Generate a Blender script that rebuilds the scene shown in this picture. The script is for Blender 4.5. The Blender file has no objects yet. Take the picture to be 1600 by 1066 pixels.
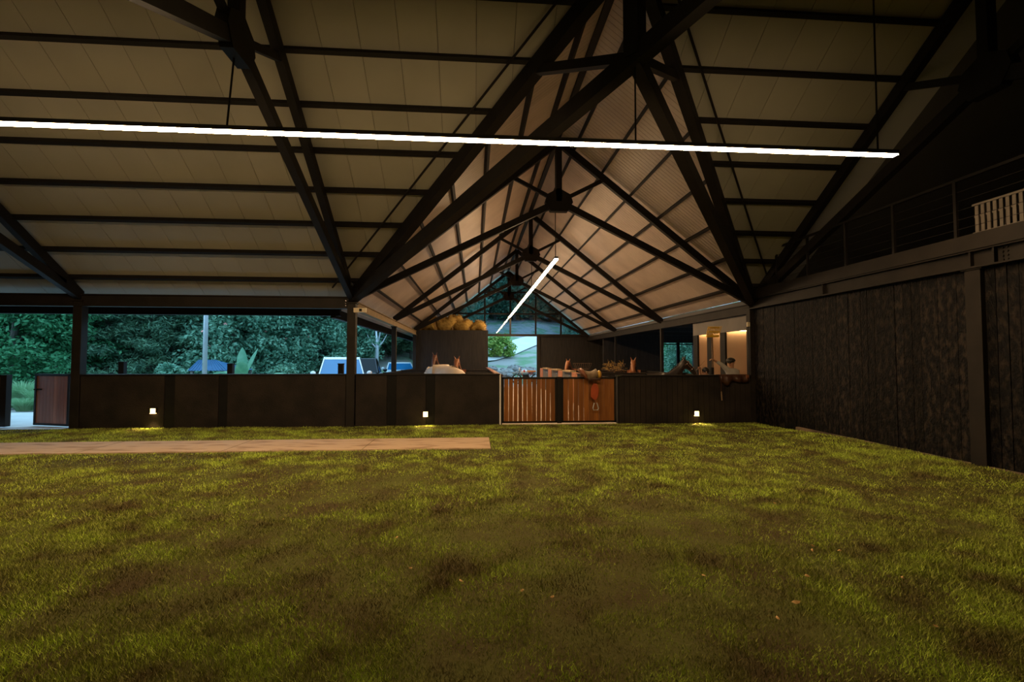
import bpy, math, random
import numpy as np
from mathutils import Vector, Matrix

random.seed(7)
rng = np.random.default_rng(7)
scene = bpy.context.scene
col = scene.collection

# ------------------------------------------------------------------ camera
F, PIT, YAW, ROL, H = 753.124, .039, .0765, .0011, 1.62
fw = Vector((math.sin(YAW) * math.cos(PIT), math.cos(YAW) * math.cos(PIT), math.sin(PIT)))
r_ = Vector((math.cos(YAW), -math.sin(YAW), 0))
u_ = r_.cross(fw)
rr = r_ * math.cos(ROL) + u_ * math.sin(ROL)
uu = -r_ * math.sin(ROL) + u_ * math.cos(ROL)
cd = bpy.data.cameras.new('camera')
cd.sensor_width = 36
cd.lens = F / 1600 * 36
cd.clip_end = 400
co = bpy.data.objects.new('camera', cd)
col.objects.link(co)
M = Matrix((rr, uu, -fw)).transposed().to_4x4()
M.translation = Vector((0, 0, H))
co.matrix_world = M
scene.camera = co

# ------------------------------------------------------------------ world, exposure
world = bpy.data.worlds.new('dusk_sky')
scene.world = world
world.use_nodes = True
bg = world.node_tree.nodes['Background']
bg.inputs[0].default_value = (.34, .66, .95, 1)
bg.inputs[1].default_value = 3.3
vs = scene.view_settings
vs.view_transform = 'Standard'
vs.look = 'None'
vs.gamma = 1
vs.use_curve_mapping = False
vs.exposure = 0
LAMP = 128.0            # radiance of the strip lamps
WARM = (1, .655, .34)

# ------------------------------------------------------------------ pixel helpers
def ray(px, py):
    return fw + rr * ((px - 800) / F) + uu * ((533 - py) / F)
def at(px, py, ax, v):
    d = ray(px, py); o = Vector((0, 0, H))
    return o + d * ((v - o[ax]) / d[ax])

# ------------------------------------------------------------------ materials
def mat(name, c, rough=.6, c2=None, scale=6.0, mix=(.35, .65), bump=0, bscale=None, metal=0, spec=.5,
        stretch=None, rnd=0, trans=0, coord='Object', detail=6):
    m = bpy.data.materials.new(name)
    m.use_nodes = True
    nt = m.node_tree
    b = nt.nodes['Principled BSDF']
    b.inputs['Roughness'].default_value = rough
    b.inputs['Metallic'].default_value = metal
    b.inputs['Specular IOR Level'].default_value = spec
    if trans: b.inputs['Transmission Weight'].default_value = trans
    b.inputs['Base Color'].default_value = (*c, 1)
    L = nt.links.new
    vec = None
    if c2 or bump or rnd:
        if coord == 'World':
            tc = nt.nodes.new('ShaderNodeNewGeometry'); vec = tc.outputs['Position']
        else:
            tc = nt.nodes.new('ShaderNodeTexCoord'); vec = tc.outputs[coord]
        if stretch:
            mp = nt.nodes.new('ShaderNodeMapping'); mp.inputs['Scale'].default_value = stretch
            L(vec, mp.inputs['Vector']); vec = mp.outputs[0]
    last = None
    if c2:
        n = nt.nodes.new('ShaderNodeTexNoise'); n.inputs['Scale'].default_value = scale
        n.inputs['Detail'].default_value = detail
        L(vec, n.inputs['Vector'])
        r = nt.nodes.new('ShaderNodeValToRGB')
        r.color_ramp.elements[0].position = mix[0]; r.color_ramp.elements[1].position = mix[1]
        r.color_ramp.elements[0].color = (*c, 1); r.color_ramp.elements[1].color = (*c2, 1)
        L(n.outputs['Fac'], r.inputs['Fac'])
        last = r.outputs['Color']
    if rnd:
        oi = nt.nodes.new('ShaderNodeObjectInfo')
        mr = nt.nodes.new('ShaderNodeMapRange')
        mr.inputs['To Min'].default_value = 1 - rnd; mr.inputs['To Max'].default_value = 1 + rnd
        L(oi.outputs['Random'], mr.inputs['Value'])
        hs = nt.nodes.new('ShaderNodeHueSaturation')
        hs.inputs['Color'].default_value = (*c, 1)
        if last: L(last, hs.inputs['Color'])
        L(mr.outputs[0], hs.inputs['Value'])
        last = hs.outputs[0]
    if last: L(last, b.inputs['Base Color'])
    if bump:
        n2 = nt.nodes.new('ShaderNodeTexNoise'); n2.inputs['Scale'].default_value = bscale or scale * 3
        n2.inputs['Detail'].default_value = 8
        L(vec, n2.inputs['Vector'])
        bp = nt.nodes.new('ShaderNodeBump'); bp.inputs['Strength'].default_value = bump
        bp.inputs['Distance'].default_value = .02
        L(n2.outputs['Fac'], bp.inputs['Height']); L(bp.outputs[0], b.inputs['Normal'])
    return m

def emit(name, c, s):
    m = bpy.data.materials.new(name); m.use_nodes = True
    nt = m.node_tree; nt.nodes.clear()
    e = nt.nodes.new('ShaderNodeEmission'); e.inputs[0].default_value = (*c, 1); e.inputs[1].default_value = s
    o = nt.nodes.new('ShaderNodeOutputMaterial'); nt.links.new(e.outputs[0], o.inputs[0])
    return m

def leafmat(name, c, c2, scale=1.5, tl=.35):
    m = mat(name, c, .55, c2, scale, coord='World', spec=.3)
    nt = m.node_tree; b = nt.nodes['Principled BSDF']
    t = nt.nodes.new('ShaderNodeBsdfTranslucent'); x = nt.nodes.new('ShaderNodeMixShader'); x.inputs[0].default_value = tl
    src = b.inputs['Base Color'].links[0].from_socket
    nt.links.new(src, t.inputs[0])
    nt.links.new(b.outputs[0], x.inputs[1]); nt.links.new(t.outputs[0], x.inputs[2])
    nt.links.new(x.outputs[0], nt.nodes['Material Output'].inputs[0])
    return m

def boards(name, c, c2, pitch, axis=0, rough=.7, gap=.08):
    """vertical boards too far away to be told apart: grooves as fine relief"""
    m = mat(name, c, rough, c2, 3, stretch=(4, 4, .6), coord='World')
    nt = m.node_tree; L = nt.links.new
    g = nt.nodes.new('ShaderNodeNewGeometry'); sp = nt.nodes.new('ShaderNodeSeparateXYZ'); L(g.outputs['Position'], sp.inputs[0])
    mu = nt.nodes.new('ShaderNodeMath'); mu.operation = 'DIVIDE'; mu.inputs[1].default_value = pitch; L(sp.outputs[axis], mu.inputs[0])
    fr = nt.nodes.new('ShaderNodeMath'); fr.operation = 'FRACT'; L(mu.outputs[0], fr.inputs[0])
    gt = nt.nodes.new('ShaderNodeMath'); gt.operation = 'GREATER_THAN'; gt.inputs[1].default_value = gap; L(fr.outputs[0], gt.inputs[0])
    bp = nt.nodes.new('ShaderNodeBump'); bp.inputs['Strength'].default_value = 1; bp.inputs['Distance'].default_value = .02
    L(gt.outputs[0], bp.inputs['Height']); L(bp.outputs[0], nt.nodes['Principled BSDF'].inputs['Normal'])
    return m

MT = {}
MT['steel'] = mat('dark_painted_steel', (.009, .0075, .0065), .6, (.013, .011, .0095), 3, coord='World', spec=.25)
MT['steel2'] = mat('brown_black_steel', (.014, .0115, .0095), .6, (.023, .0185, .015), 2.5, coord='World', spec=.25)
MT['panel'] = mat('cream_roof_panel', (.36, .35, .285), .55, (.395, .385, .315), 1.2, coord='World', rnd=.05)
MT['wpanel'] = mat('pinkish_roof_panel', (.56, .45, .37), .40, (.64, .53, .44), 1.5, coord='World', rnd=.07)
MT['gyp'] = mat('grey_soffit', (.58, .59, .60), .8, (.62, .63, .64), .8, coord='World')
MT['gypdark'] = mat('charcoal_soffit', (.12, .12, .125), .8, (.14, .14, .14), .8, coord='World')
MT['char'] = mat('charred_board', (.0035, .0035, .0045), .55, (.042, .032, .024), 8, (.46, .74), 1.0, 22, stretch=(1.6, 1.6, .9), rnd=.4, coord='World', spec=.15)
MT['wallblack'] = mat('black_rubber_wall', (.013, .010, .009), .75, (.028, .021, .017), 2.2, bump=.5, bscale=40, coord='World', spec=.3)
MT['black'] = mat('matt_black', (.005, .005, .0055), .75, (.008, .0075, .0075), 6, spec=.25)
MT['boardfar'] = boards('black_plank_wall', (.010, .009, .0095), (.022, .019, .018), .16, 0)
MT['boardside'] = boards('black_plank_side', (.010, .009, .0095), (.022, .019, .018), .16, 1)
MT['gate'] = mat('orange_brown_timber', (.20, .066, .010), .5, (.30, .108, .018), 2.5, bump=.2, bscale=20, stretch=(6, 6, .5), rnd=.22, coord='World')
MT['gate2'] = mat('red_brown_timber', (.22, .08, .045), .55, (.32, .13, .075), 2.5, bump=.2, bscale=20, stretch=(6, 6, .5), rnd=.22, coord='World')
MT['soil'] = mat('lawn_soil', (.058, .044, .020), .95, (.085, .095, .024), 1.5, bump=.4, bscale=40, coord='World', spec=.1)
MT['concrete'] = mat('pale_concrete', (.42, .41, .39), .85, (.52, .51, .49), 1.2, bump=.2, bscale=20, coord='World')
MT['aisle'] = mat('aisle_concrete', (.40, .34, .27), .85, (.5, .43, .35), 1.2, bump=.2, bscale=20, coord='World')
MT['sand'] = mat('sandy_track_board', (.34, .22, .14), .9, (.60, .44, .30), 3.0, (.3, .5), .6, 60, coord='World', spec=.2, stretch=(.6, 2, 2))
MT['kerb'] = mat('dusty_kerb', (.06, .045, .03), .9, (.26, .19, .12), 1.6, (.45, .7), coord='World')
MT['saddlepad'] = mat('worn_saddle_pad', (.14, .095, .055), .75, (.22, .155, .09), 9)
MT['vanglass'] = mat('smoked_glass', (.004, .005, .006), .12, (.006, .007, .008), 1, spec=.25)
MT['white'] = mat('white_paint', (.78, .78, .76), .35, (.84, .84, .82), 2)
MT['cream'] = mat('cream_plastic', (.7, .6, .42), .4, (.75, .65, .47), 3)
MT['grey'] = mat('grey_plaster', (.20, .185, .17), .8, (.24, .22, .2), 2, coord='World')
MT['peach'] = mat('peach_plaster', (.62, .46, .33), .85, (.68, .52, .38), 1.5, coord='World')
MT['alu'] = mat('dark_aluminium', (.03, .03, .03), .35, (.04, .04, .04), 5, metal=.6)
MT['chrome'] = mat('chrome', (.7, .7, .7), .2, (.6, .6, .6), 5, metal=1)
MT['tyre'] = mat('rubber_tyre', (.012, .012, .012), .8, (.02, .02, .02), 8)
MT['carwhite'] = mat('white_car_paint', (.75, .77, .78), .2, (.78, .8, .8), 1)
MT['carblack'] = mat('black_car_paint', (.012, .014, .018), .15, (.018, .02, .024), 1)
MT['carsilver'] = mat('silver_car_paint', (.45, .5, .52), .25, (.5, .54, .56), 1)
MT['carglass_sky'] = mat('sky_tinted_car_glass', (.012, .11, .25), .05, (.016, .13, .29), 1, spec=.8)  # blue of the mirrored sky put into the base colour
MT['bark'] = mat('grey_bark', (.10, .085, .07), .9, (.17, .15, .125), 4, bump=.6, bscale=15)
MT['leafA'] = leafmat('dark_conifer_leaf', (.038, .105, .062), (.15, .29, .165), 2.2)
MT['leafB'] = leafmat('broad_leaf', (.055, .18, .11), (.27, .50, .34), 2.2)
MT['leafC'] = leafmat('yellow_green_leaf', (.14, .32, .06), (.45, .52, .12), 3)
MT['leafD'] = leafmat('deep_green_leaf', (.03, .15, .06), (.09, .34, .15), 2.2)
MT['banana'] = leafmat('banana_leaf', (.10, .30, .17), (.2, .42, .26), 4)
MT['reed'] = leafmat('ornamental_grass', (.16, .34, .16), (.26, .45, .24), 3)
MT['flower'] = mat('pink_flower', (.7, .22, .2), .6, (.8, .35, .3), 5)
MT['hillgrass'] = mat('bank_grass', (.15, .25, .14), .95, (.33, .31, .29), .45, (.40, .54), .6, 6, coord='World', spec=.1)
MT['road'] = mat('pale_road', (.55, .55, .53), .9, (.62, .62, .6), .8, coord='World')
MT['rock'] = mat('grey_rock', (.22, .21, .2), .9, (.34, .33, .31), 3, bump=.6, bscale=10)
MT['blueroof'] = mat('blue_sheet_roof', (.012, .075, .17), .5, (.018, .10, .22), 3)
MT['pole'] = mat('galvanised_pole', (.5, .52, .54), .4, (.58, .6, .62), 3, metal=.3)
MT['hay'] = mat('golden_hay', (.36, .22, .05), .9, (.55, .37, .10), 9, bump=.8, bscale=45)
MT['horsewhite'] = mat('cream_white_coat', (.62, .52, .42), .6, (.7, .6, .5), 4)
MT['chestnut'] = mat('chestnut_coat', (.22, .075, .026), .5, (.28, .10, .036), 4)
MT['bay'] = mat('brown_bay_coat', (.11, .038, .02), .5, (.15, .055, .03), 4)
MT['darkhorse'] = mat('black_coat', (.014, .011, .010), .38, (.03, .022, .018), 4)
MT['mane'] = mat('dark_mane', (.012, .009, .008), .7, (.025, .018, .014), 20)
MT['eye'] = mat('dark_eye', (.005, .004, .004), .08, (.01, .008, .006), 3)
MT['skin'] = mat('tan_skin', (.42, .22, .13), .55, (.47, .26, .16), 5)
MT['shirt'] = mat('pale_grey_shirt', (.42, .40, .37), .85, (.5, .48, .44), 8, bump=.3, bscale=25)
MT['shirt2'] = mat('dark_shirt', (.03, .03, .035), .85, (.04, .04, .045), 8)
MT['jeans'] = mat('dark_jeans', (.03, .04, .07), .85, (.045, .055, .09), 12)
MT['hair'] = mat('black_hair', (.008, .007, .006), .5, (.016, .013, .011), 25)
MT['yellow'] = mat('yellow_plastic', (.72, .42, .02), .4, (.78, .48, .04), 3)
MT['handle'] = mat('brown_handle', (.16, .09, .05), .5, (.2, .12, .07), 6)
MT['leather'] = mat('brown_leather', (.17, .055, .022), .4, (.24, .085, .035), 6, bump=.2)
MT['redleather'] = mat('red_brown_leather', (.36, .06, .018), .42, (.44, .085, .025), 5, bump=.2)
MT['darkleather'] = mat('dark_leather', (.045, .018, .010), .4, (.07, .03, .016), 5, bump=.2)
MT['goldleather'] = mat('golden_leather', (.62, .33, .03), .35, (.7, .4, .06), 5)
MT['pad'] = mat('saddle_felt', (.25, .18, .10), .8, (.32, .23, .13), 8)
MT['stallgrey'] = mat('grey_stall_door', (.075, .075, .08), .6, (.11, .11, .115), 4, coord='World')
MT['stallorange'] = mat('orange_stall_timber', (.34, .13, .06), .6, (.42, .17, .09), 3, coord='World')
MT['wire'] = mat('rusty_wire', (.12, .08, .05), .5, (.18, .12, .08), 10, metal=.5)
MT['red'] = mat('red_plastic', (.55, .03, .015), .35, (.6, .05, .02), 4)
MT['orange'] = mat('orange_plastic', (.75, .22, .04), .4, (.8, .28, .06), 4)
MT['slat'] = mat('pale_slat_timber', (.17, .145, .12), .6, (.21, .18, .15), 4, rnd=.08, coord='World')
MT['rope'] = mat('tan_rope', (.33, .22, .13), .9, (.4, .28, .17), 30)
MT['leaf_dry'] = mat('dry_leaf', (.5, .28, .08), .7, (.62, .42, .18), 12)
MT['grass'] = None
MT['lamp'] = emit('lamp_diffuser', WARM, LAMP)
MT['step'] = emit('wall_lamp_lens', (1, .62, .22), 7)
MT['led'] = emit('led_strip', (1, .60, .26), 22)

# grass blades: colour varies in worn and lush patches over the lawn
def grass_material():
    m = mat('grass_blades', (.135, .112, .040), .6, (.38, .50, .066), 2.2, (.36, .62), coord='World', spec=.25, detail=12)
    nt = m.node_tree; b = nt.nodes['Principled BSDF']
    src = b.inputs['Base Color'].links[0].from_socket
    g = nt.nodes.new('ShaderNodeNewGeometry')          # every blade has its own shade
    mr = nt.nodes.new('ShaderNodeMapRange')
    mr.inputs['To Min'].default_value = .35; mr.inputs['To Max'].default_value = 2.1
    nt.links.new(g.outputs['Random Per Island'], mr.inputs['Value'])
    hs = nt.nodes.new('ShaderNodeHueSaturation'); nt.links.new(src, hs.inputs['Color']); nt.links.new(mr.outputs[0], hs.inputs['Value'])
    nt.links.new(hs.outputs[0], b.inputs['Base Color'])
    return m
MT['grass'] = grass_material()

def glass_material():
    m = bpy.data.materials.new('window_glass'); m.use_nodes = True
    nt = m.node_tree; nt.nodes.clear()
    t = nt.nodes.new('ShaderNodeBsdfTransparent'); t.inputs[0].default_value = (.62, .68, .74, 1)
    g = nt.nodes.new('ShaderNodeBsdfGlossy'); g.inputs['Roughness'].default_value = .01
    fr = nt.nodes.new('ShaderNodeFresnel'); fr.inputs[0].default_value = 1.55
    x = nt.nodes.new('ShaderNodeMixShader'); o = nt.nodes.new('ShaderNodeOutputMaterial')
    nt.links.new(fr.outputs[0], x.inputs[0]); nt.links.new(t.outputs[0], x.inputs[1]); nt.links.new(g.outputs[0], x.inputs[2])
    nt.links.new(x.outputs[0], o.inputs[0])
    return m
MT['glass'] = glass_material()

# ------------------------------------------------------------------ mesh helpers
OFF = {}
class MB:
    def __init__(s): s.v = []; s.f = []
    def add(s, vs, fs):
        n = len(s.v); s.v += [tuple(p) for p in vs]; s.f += [tuple(i + n for i in f) for f in fs]; return s
    def box(s, a, b):
        (x0, y0, z0), (x1, y1, z1) = a, b
        return s.add([(x0, y0, z0), (x1, y0, z0), (x1, y1, z0), (x0, y1, z0), (x0, y0, z1), (x1, y0, z1), (x1, y1, z1), (x0, y1, z1)],
                     [(0, 3, 2, 1), (4, 5, 6, 7), (0, 1, 5, 4), (1, 2, 6, 5), (2, 3, 7, 6), (3, 0, 4, 7)])
    def bar(s, p0, p1, w, h, up=(0, 0, 1)):
        p0, p1 = Vector(p0), Vector(p1); d = (p1 - p0).normalized()
        a = d.cross(Vector(up))
        if a.length < 1e-4: a = d.cross(Vector((1, 0, 0)))
        a.normalize(); b = a.cross(d)
        vs = []
        for p in (p0, p1):
            for i, j in ((-1, -1), (1, -1), (1, 1), (-1, 1)): vs.append(p + a * (i * w / 2) + b * (j * h / 2))
        return s.add(vs, [(0, 1, 2, 3), (7, 6, 5, 4), (0, 4, 5, 1), (1, 5, 6, 2), (2, 6, 7, 3), (3, 7, 4, 0)])
    def tube(s, pts, r, n=8, cap=True):
        pts = [Vector(p) for p in pts]
        rs = r if isinstance(r, (list, tuple)) else [r] * len(pts)
        base = len(s.v); ref = None
        for i, p in enumerate(pts):
            d = (pts[min(i + 1, len(pts) - 1)] - pts[max(i - 1, 0)]).normalized()
            if ref is None: ref = Vector((0, 0, 1)) if abs(d.z) < .9 else Vector((1, 0, 0))
            a = d.cross(ref).normalized(); b = a.cross(d).normalized()
            for k in range(n):
                t = 2 * math.pi * k / n
                s.v.append(tuple(p + a * (math.cos(t) * rs[i]) + b * (math.sin(t) * rs[i])))
        for i in range(len(pts) - 1):
            for k in range(n):
                a0 = base + i * n + k; a1 = base + i * n + (k + 1) % n
                s.f.append((a0, a1, a1 + n, a0 + n))
        if cap:
            s.f.append(tuple(base + k for k in range(n))[::-1]); e = base + (len(pts) - 1) * n
            s.f.append(tuple(e + k for k in range(n)))
        return s
    def prism(s, poly, o, a, b, n, t):
        """polygon (2-D) in plane o + a*u + b*v, thickness t along n (both ways)"""
        o, a, b, n = Vector(o), Vector(a), Vector(b), Vector(n).normalized()
        k = len(poly)
        vs = [o + a * p[0] + b * p[1] - n * (t / 2) for p in poly] + [o + a * p[0] + b * p[1] + n * (t / 2) for p in poly]
        fs = [tuple(range(k))[::-1], tuple(range(k, 2 * k))] + [(i, (i + 1) % k, k + (i + 1) % k, k + i) for i in range(k)]
        return s.add(vs, fs)
    def ball(s, c, r, nu=12, nv=8, jit=0):
        c = Vector(c); r = (r, r, r) if not isinstance(r, (tuple, list)) else r
        base = len(s.v)
        for i in range(nv + 1):
            th = math.pi * i / nv
            for k in range(nu):
                ph = 2 * math.pi * k / nu
                q = 1 + (random.uniform(-jit, jit) if jit and 0 < i < nv else 0)
                s.v.append((c.x + r[0] * q * math.sin(th) * math.cos(ph), c.y + r[1] * q * math.sin(th) * math.sin(ph), c.z + r[2] * q * math.cos(th)))
        for i in range(nv):
            for k in range(nu):
                a = base + i * nu + k; b = base + i * nu + (k + 1) % nu
                s.f.append((a, a + nu, b + nu, b))
        return s
    def mesh(s, name, off=(0, 0, 0)):
        me = bpy.data.meshes.new(name)
        off = Vector(off)
        me.from_pydata([tuple(Vector(p) - off) for p in s.v], [], s.f)
        me.validate(); me.update()
        return me
    def build(s, name, m, parent=None, smooth=False, bevel=0, loc=None):
        off = OFF.get(parent.name, Vector()) if parent else Vector(loc or (0, 0, 0))
        me = s.mesh(name, off)
        o = bpy.data.objects.new(name, me); col.objects.link(o)
        me.materials.append(MT[m] if isinstance(m, str) else m)
        if smooth:
            for p in me.polygons: p.use_smooth = True
        if bevel:
            b = o.modifiers.new('bevel', 'BEVEL'); b.width = bevel; b.segments = 2; b.limit_method = 'ANGLE'
        if parent: o.parent = parent
        else: o.location = off
        OFF[o.name] = off
        return o

def thing(name, label, cat, loc=(0, 0, 0), group=None, rotz=0):
    o = bpy.data.objects.new(name, None); col.objects.link(o)
    o.location = loc; o.empty_display_size = .2; o.rotation_euler = (0, 0, rotz)
    o['label'] = label; o['category'] = cat
    if group: o['group'] = group
    OFF[o.name] = Vector(loc)
    return o
def tag(o, label, cat=None, group=None, kind=None):
    o['label'] = label
    if cat: o['category'] = cat
    if group: o['group'] = group
    if kind: o['kind'] = kind
    return o
def struct(o, label, cat=None):
    o['kind'] = 'structure'; o['label'] = label
    if cat: o['category'] = cat
    return o
def inst(name, me, parent, loc=(0, 0, 0), rot=(0, 0, 0), scl=(1, 1, 1)):
    o = bpy.data.objects.new(name, me); col.objects.link(o)
    off = OFF.get(parent.name, Vector()) if parent else Vector()
    o.location = Vector(loc) - off; o.rotation_euler = rot; o.scale = scl
    o.parent = parent
    return o
def copy_tree(o, parent=None):
    c = o.copy(); col.objects.link(c); c.parent = parent
    for ch in list(o.children):
        if ch.name != c.name: copy_tree(ch, c)
    return c
def npmesh(name, verts, tris, m, k=3):
    me = bpy.data.meshes.new(name)
    me.vertices.add(len(verts)); me.vertices.foreach_set('co', np.ascontiguousarray(verts, dtype=np.float32).ravel())
    n = len(tris)
    me.loops.add(n * k); me.loops.foreach_set('vertex_index', np.ascontiguousarray(tris, dtype=np.int32).ravel())
    me.polygons.add(n); me.polygons.foreach_set('loop_start', np.arange(0, n * k, k, dtype=np.int32))
    me.update(calc_edges=True)
    me.materials.append(MT[m] if isinstance(m, str) else m)
    return me
def sstep(x): x = np.clip(x, 0, 1); return x * x * (3 - 2 * x)

# ------------------------------------------------------------------ main dimensions (metres)
XA, XB, XC, XL = -9.31, -3.015, 7.253, -15.6
XM = (XB + XC) / 2
Y0, YC = 12.07, 6.16
YN = 2 * YC - Y0
ZE, RISE, GR, S = 3.14, 4.08, 2.52, 6.19
YG = Y0 + 3 * S + .0
KA = RISE / (Y0 - YC)           # arena slope
KW = RISE / (XM - XB)           # wing slope
PO = .22                        # vertical offset of the panels above the chord line

# ------------------------------------------------------------------ terrain
def lawn_z(x, y):
    return .11 * sstep((np.asarray(x, float) - 5.2) / 2.0) * sstep((11.6 - np.asarray(y, float)) / 3.0)
def hill_z(x, y):
    x = np.asarray(x, float); y = np.asarray(y, float)
    st = 33 - 5.5 * sstep((-3.2 - x) / 1.5) + 4 * sstep((x - 7) / 4)
    d = np.clip(y - st, 0, None)
    z = .22 * d * sstep(d / 4) + .10 * np.clip(d - 35, 0, None)
    return z + .25 * np.sin(x * .31 + 1) * np.sin(y * .27) * sstep(d / 6) - .03

def grid(xs, ys, zf):
    X, Y = np.meshgrid(xs, ys); Z = zf(X, Y)
    v = np.stack([X, Y, Z], -1).reshape(-1, 3); nx = len(xs)
    q = [(j * nx + i, j * nx + i + 1, (j + 1) * nx + i + 1, (j + 1) * nx + i) for j in range(len(ys) - 1) for i in range(nx - 1)]
    return v, np.array(q)

v, q = grid(np.linspace(XL, XC + .05, 70), np.linspace(-5, Y0, 60), lawn_z)
o = bpy.data.objects.new('floor', npmesh('floor', v, q, 'soil', 4)); col.objects.link(o)
struct(o, 'bare soil floor of the covered riding arena under the lawn')
v, q = grid(np.linspace(-70, 70, 141), np.linspace(Y0 + .02, 120, 160), lambda x, y: hill_z(x, y) - .02)
o = bpy.data.objects.new('ground', npmesh('ground', v, q, 'hillgrass', 4)); col.objects.link(o)
struct(o, 'grassy bank and hillside rising behind the stable')
for p in o.data.polygons: p.use_smooth = True
struct(MB().box((-22, Y0 + .08, -.1), (XB - .12, 15.9, .0)).build('yard_floor', 'concrete'), 'pale concrete yard outside the left gates')
struct(MB().box((XB - .1, Y0 - .08, -.1), (14.2, YG + 1.5, .0)).build('aisle_floor', 'aisle'), 'pale concrete floor of the stable aisle')
# road climbing the hill
rp = [(at(700, 566, 1, 41).x, 41), (1.3, 43), (3.2, 45.2), (6.5, 50), (11, 55.5), (17, 62), (26, 70)]
vv = []; ff = []
seg = 60
for i in range(seg + 1):
    t = i / seg * (len(rp) - 1); k = min(int(t), len(rp) - 2); f_ = t - k
    cx = rp[k][0] * (1 - f_) + rp[k + 1][0] * f_; cyy = rp[k][1] * (1 - f_) + rp[k + 1][1] * f_
    for w in (-1.9, 1.9):
        yy = cyy + w
        vv.append((cx - w * .25, yy, float(hill_z(cx, yy)) + .10))
for i in range(seg): ff.append((2 * i, 2 * i + 1, 2 * i + 3, 2 * i + 2))
struct(MB().add(vv, ff).build('road', 'road'), 'pale road climbing the hillside behind the stable')

# ------------------------------------------------------------------ half walls of the arena
HW = 1.27
wf = struct(MB().box((XA + .1, Y0 + .0, -.05), (XB - .11, Y0 + .14, HW - .02)).box((XB + .11, Y0 + .0, -.05), (.60, Y0 + .14, HW - .02)).build('wall_far', 'black'), 'low black arena wall with flush panels left of the gate')
edges = [XA + .12, -7.33, -7.09, -6.1, -5.89, XB - .12, XB + .12, -2.15, -1.92, -1.21, -.98, .60]
for a, b in ((0, 1), (2, 3), (4, 5), (6, 7), (8, 9), (10, 11)):
    MB().box((edges[a], Y0 - .03, -.03), (edges[b], Y0 + .01, HW - .04)).build('panel', 'wallblack', wf)
for a, b in ((1, 2), (3, 4), (7, 8), (9, 10)):
    MB().box((edges[a] + .006, Y0 - .018, -.03), (edges[b] - .006, Y0 + .01, HW - .04)).build('post_cover', 'black', wf)
MB().box((XA + .1, Y0 - .05, HW - .03), (.62, Y0 + .18, HW)).build('sill_plate', 'steel', wf)
wf2 = struct(MB().box((3.63, Y0 + .0, -.05), (XC - .1, Y0 + .14, 1.21)).build('wall_far_right', 'black'), 'low black boarded arena wall right of the gate')
bm = MB().box((-.067, -.02, 0), (.067, .01, 1.2)).mesh('board'); bm.materials.append(MT['wallblack'])
n = 25; w = (XC - .12 - 3.65) / n
for i in range(n):
    inst('board', bm, wf2, (3.65 + (i + .5) * w, Y0 - .005 - random.uniform(0, .006), -.01), scl=(w / .142, 1, 1))
MB().box((3.62, Y0 - .05, 1.2), (XC - .1, Y0 + .18, 1.235)).build('sill_plate', 'steel', wf2)
# left end of the far wall
wf3 = struct(MB().box((XL, Y0, -.05), (-12.25, Y0 + .14, HW)).build('wall_far_left', 'wallblack'), 'low black arena wall left of the open wooden gates')

# right wall of charred boards
wr = struct(MB().box((XC + .06, -5, -.05), (XC + .2, Y0 + .1, 2.97)).build('wall_right', 'black'), 'high charred black timber board wall on the right')
bm = MB().box((-.03, -.071, 0), (.03, .071, 2.96)).mesh('plank'); bm.materials.append(MT['char'])
y = Y0 - .02; i = 0
while y > -4.9:
    wd = random.choice((.13, .145, .16))
    inst('plank', bm, wr, (XC + .035 + random.uniform(0, .012), y - wd / 2, -.01), scl=(1, (wd - .006) / .142, 1))
    y -= wd
# kerb showing at the foot of the right wall
struct(MB().box((XC - .05, -4.9, .0), (XC + .03, 10.4, .122)).build('baseboard_right', 'kerb'), 'dusty concrete kerb at the foot of the charred wall')
# outer and near walls, closing the place
struct(MB().box((XL - .2, -5, -.05), (XL, Y0 + .1, 9)).build('wall_left', 'boardside'), 'black boarded end wall of the arena beyond the frame')
struct(MB().box((XL, -5.2, -.05), (14, -5, 9)).build('wall_near', 'boardfar'), 'black boarded wall behind the viewpoint')

# ------------------------------------------------------------------ roof
def clip(poly, a, b, c):
    """keep a*x+b*y+c >= 0"""
    out = []
    for i in range(len(poly)):
        p, q = poly[i], poly[(i + 1) % len(poly)]
        dp = a * p[0] + b * p[1] + c; dq = a * q[0] + b * q[1] + c
        if dp >= 0: out.append(p)
        if (dp >= 0) != (dq >= 0):
            t = dp / (dp - dq); out.append((p[0] + (q[0] - p[0]) * t, p[1] + (q[1] - p[1]) * t))
    return out
OH = .55
RT = (XM - XB) / (Y0 - YC)
def arena_z(x, y): return ZE + KA * (Y0 - y) + PO
def near_z(x, y): return ZE + KA * (y - YN) + PO
def wingl_z(x, y): return ZE + KW * (x - XB) + PO
def wingr_z(x, y): return ZE + KW * (XC - x) + PO
def arena_poly(x0, x1, y0=YC, y1=None):
    p = [(x0, y0), (x1, y0), (x1, y1 or Y0 + OH), (x0, y1 or Y0 + OH)]
    if (x0 + x1) / 2 < XM:     # keep y <= Y0 + (XB - x)/RT
        p = clip(p, -1 / RT, -1, Y0 + XB / RT)
    else:
        p = clip(p, 1 / RT, -1, Y0 - XC / RT) if (x0 + x1) / 2 < XC else clip(p, 0, -1, Y0 + .1)
    return p
def wing_poly(side, y0, y1, xo=OH):
    if side < 0:
        p = [(XB - xo, y0), (XM, y0), (XM, y1), (XB - xo, y1)]
        return clip(p, 1 / RT, 1, -(Y0 + XB / RT))
    p = [(XM, y0), (XC + .12, y0), (XC + .12, y1), (XM, y1)]
    return clip(p, -1 / RT, 1, -(Y0 - XC / RT))
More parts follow.
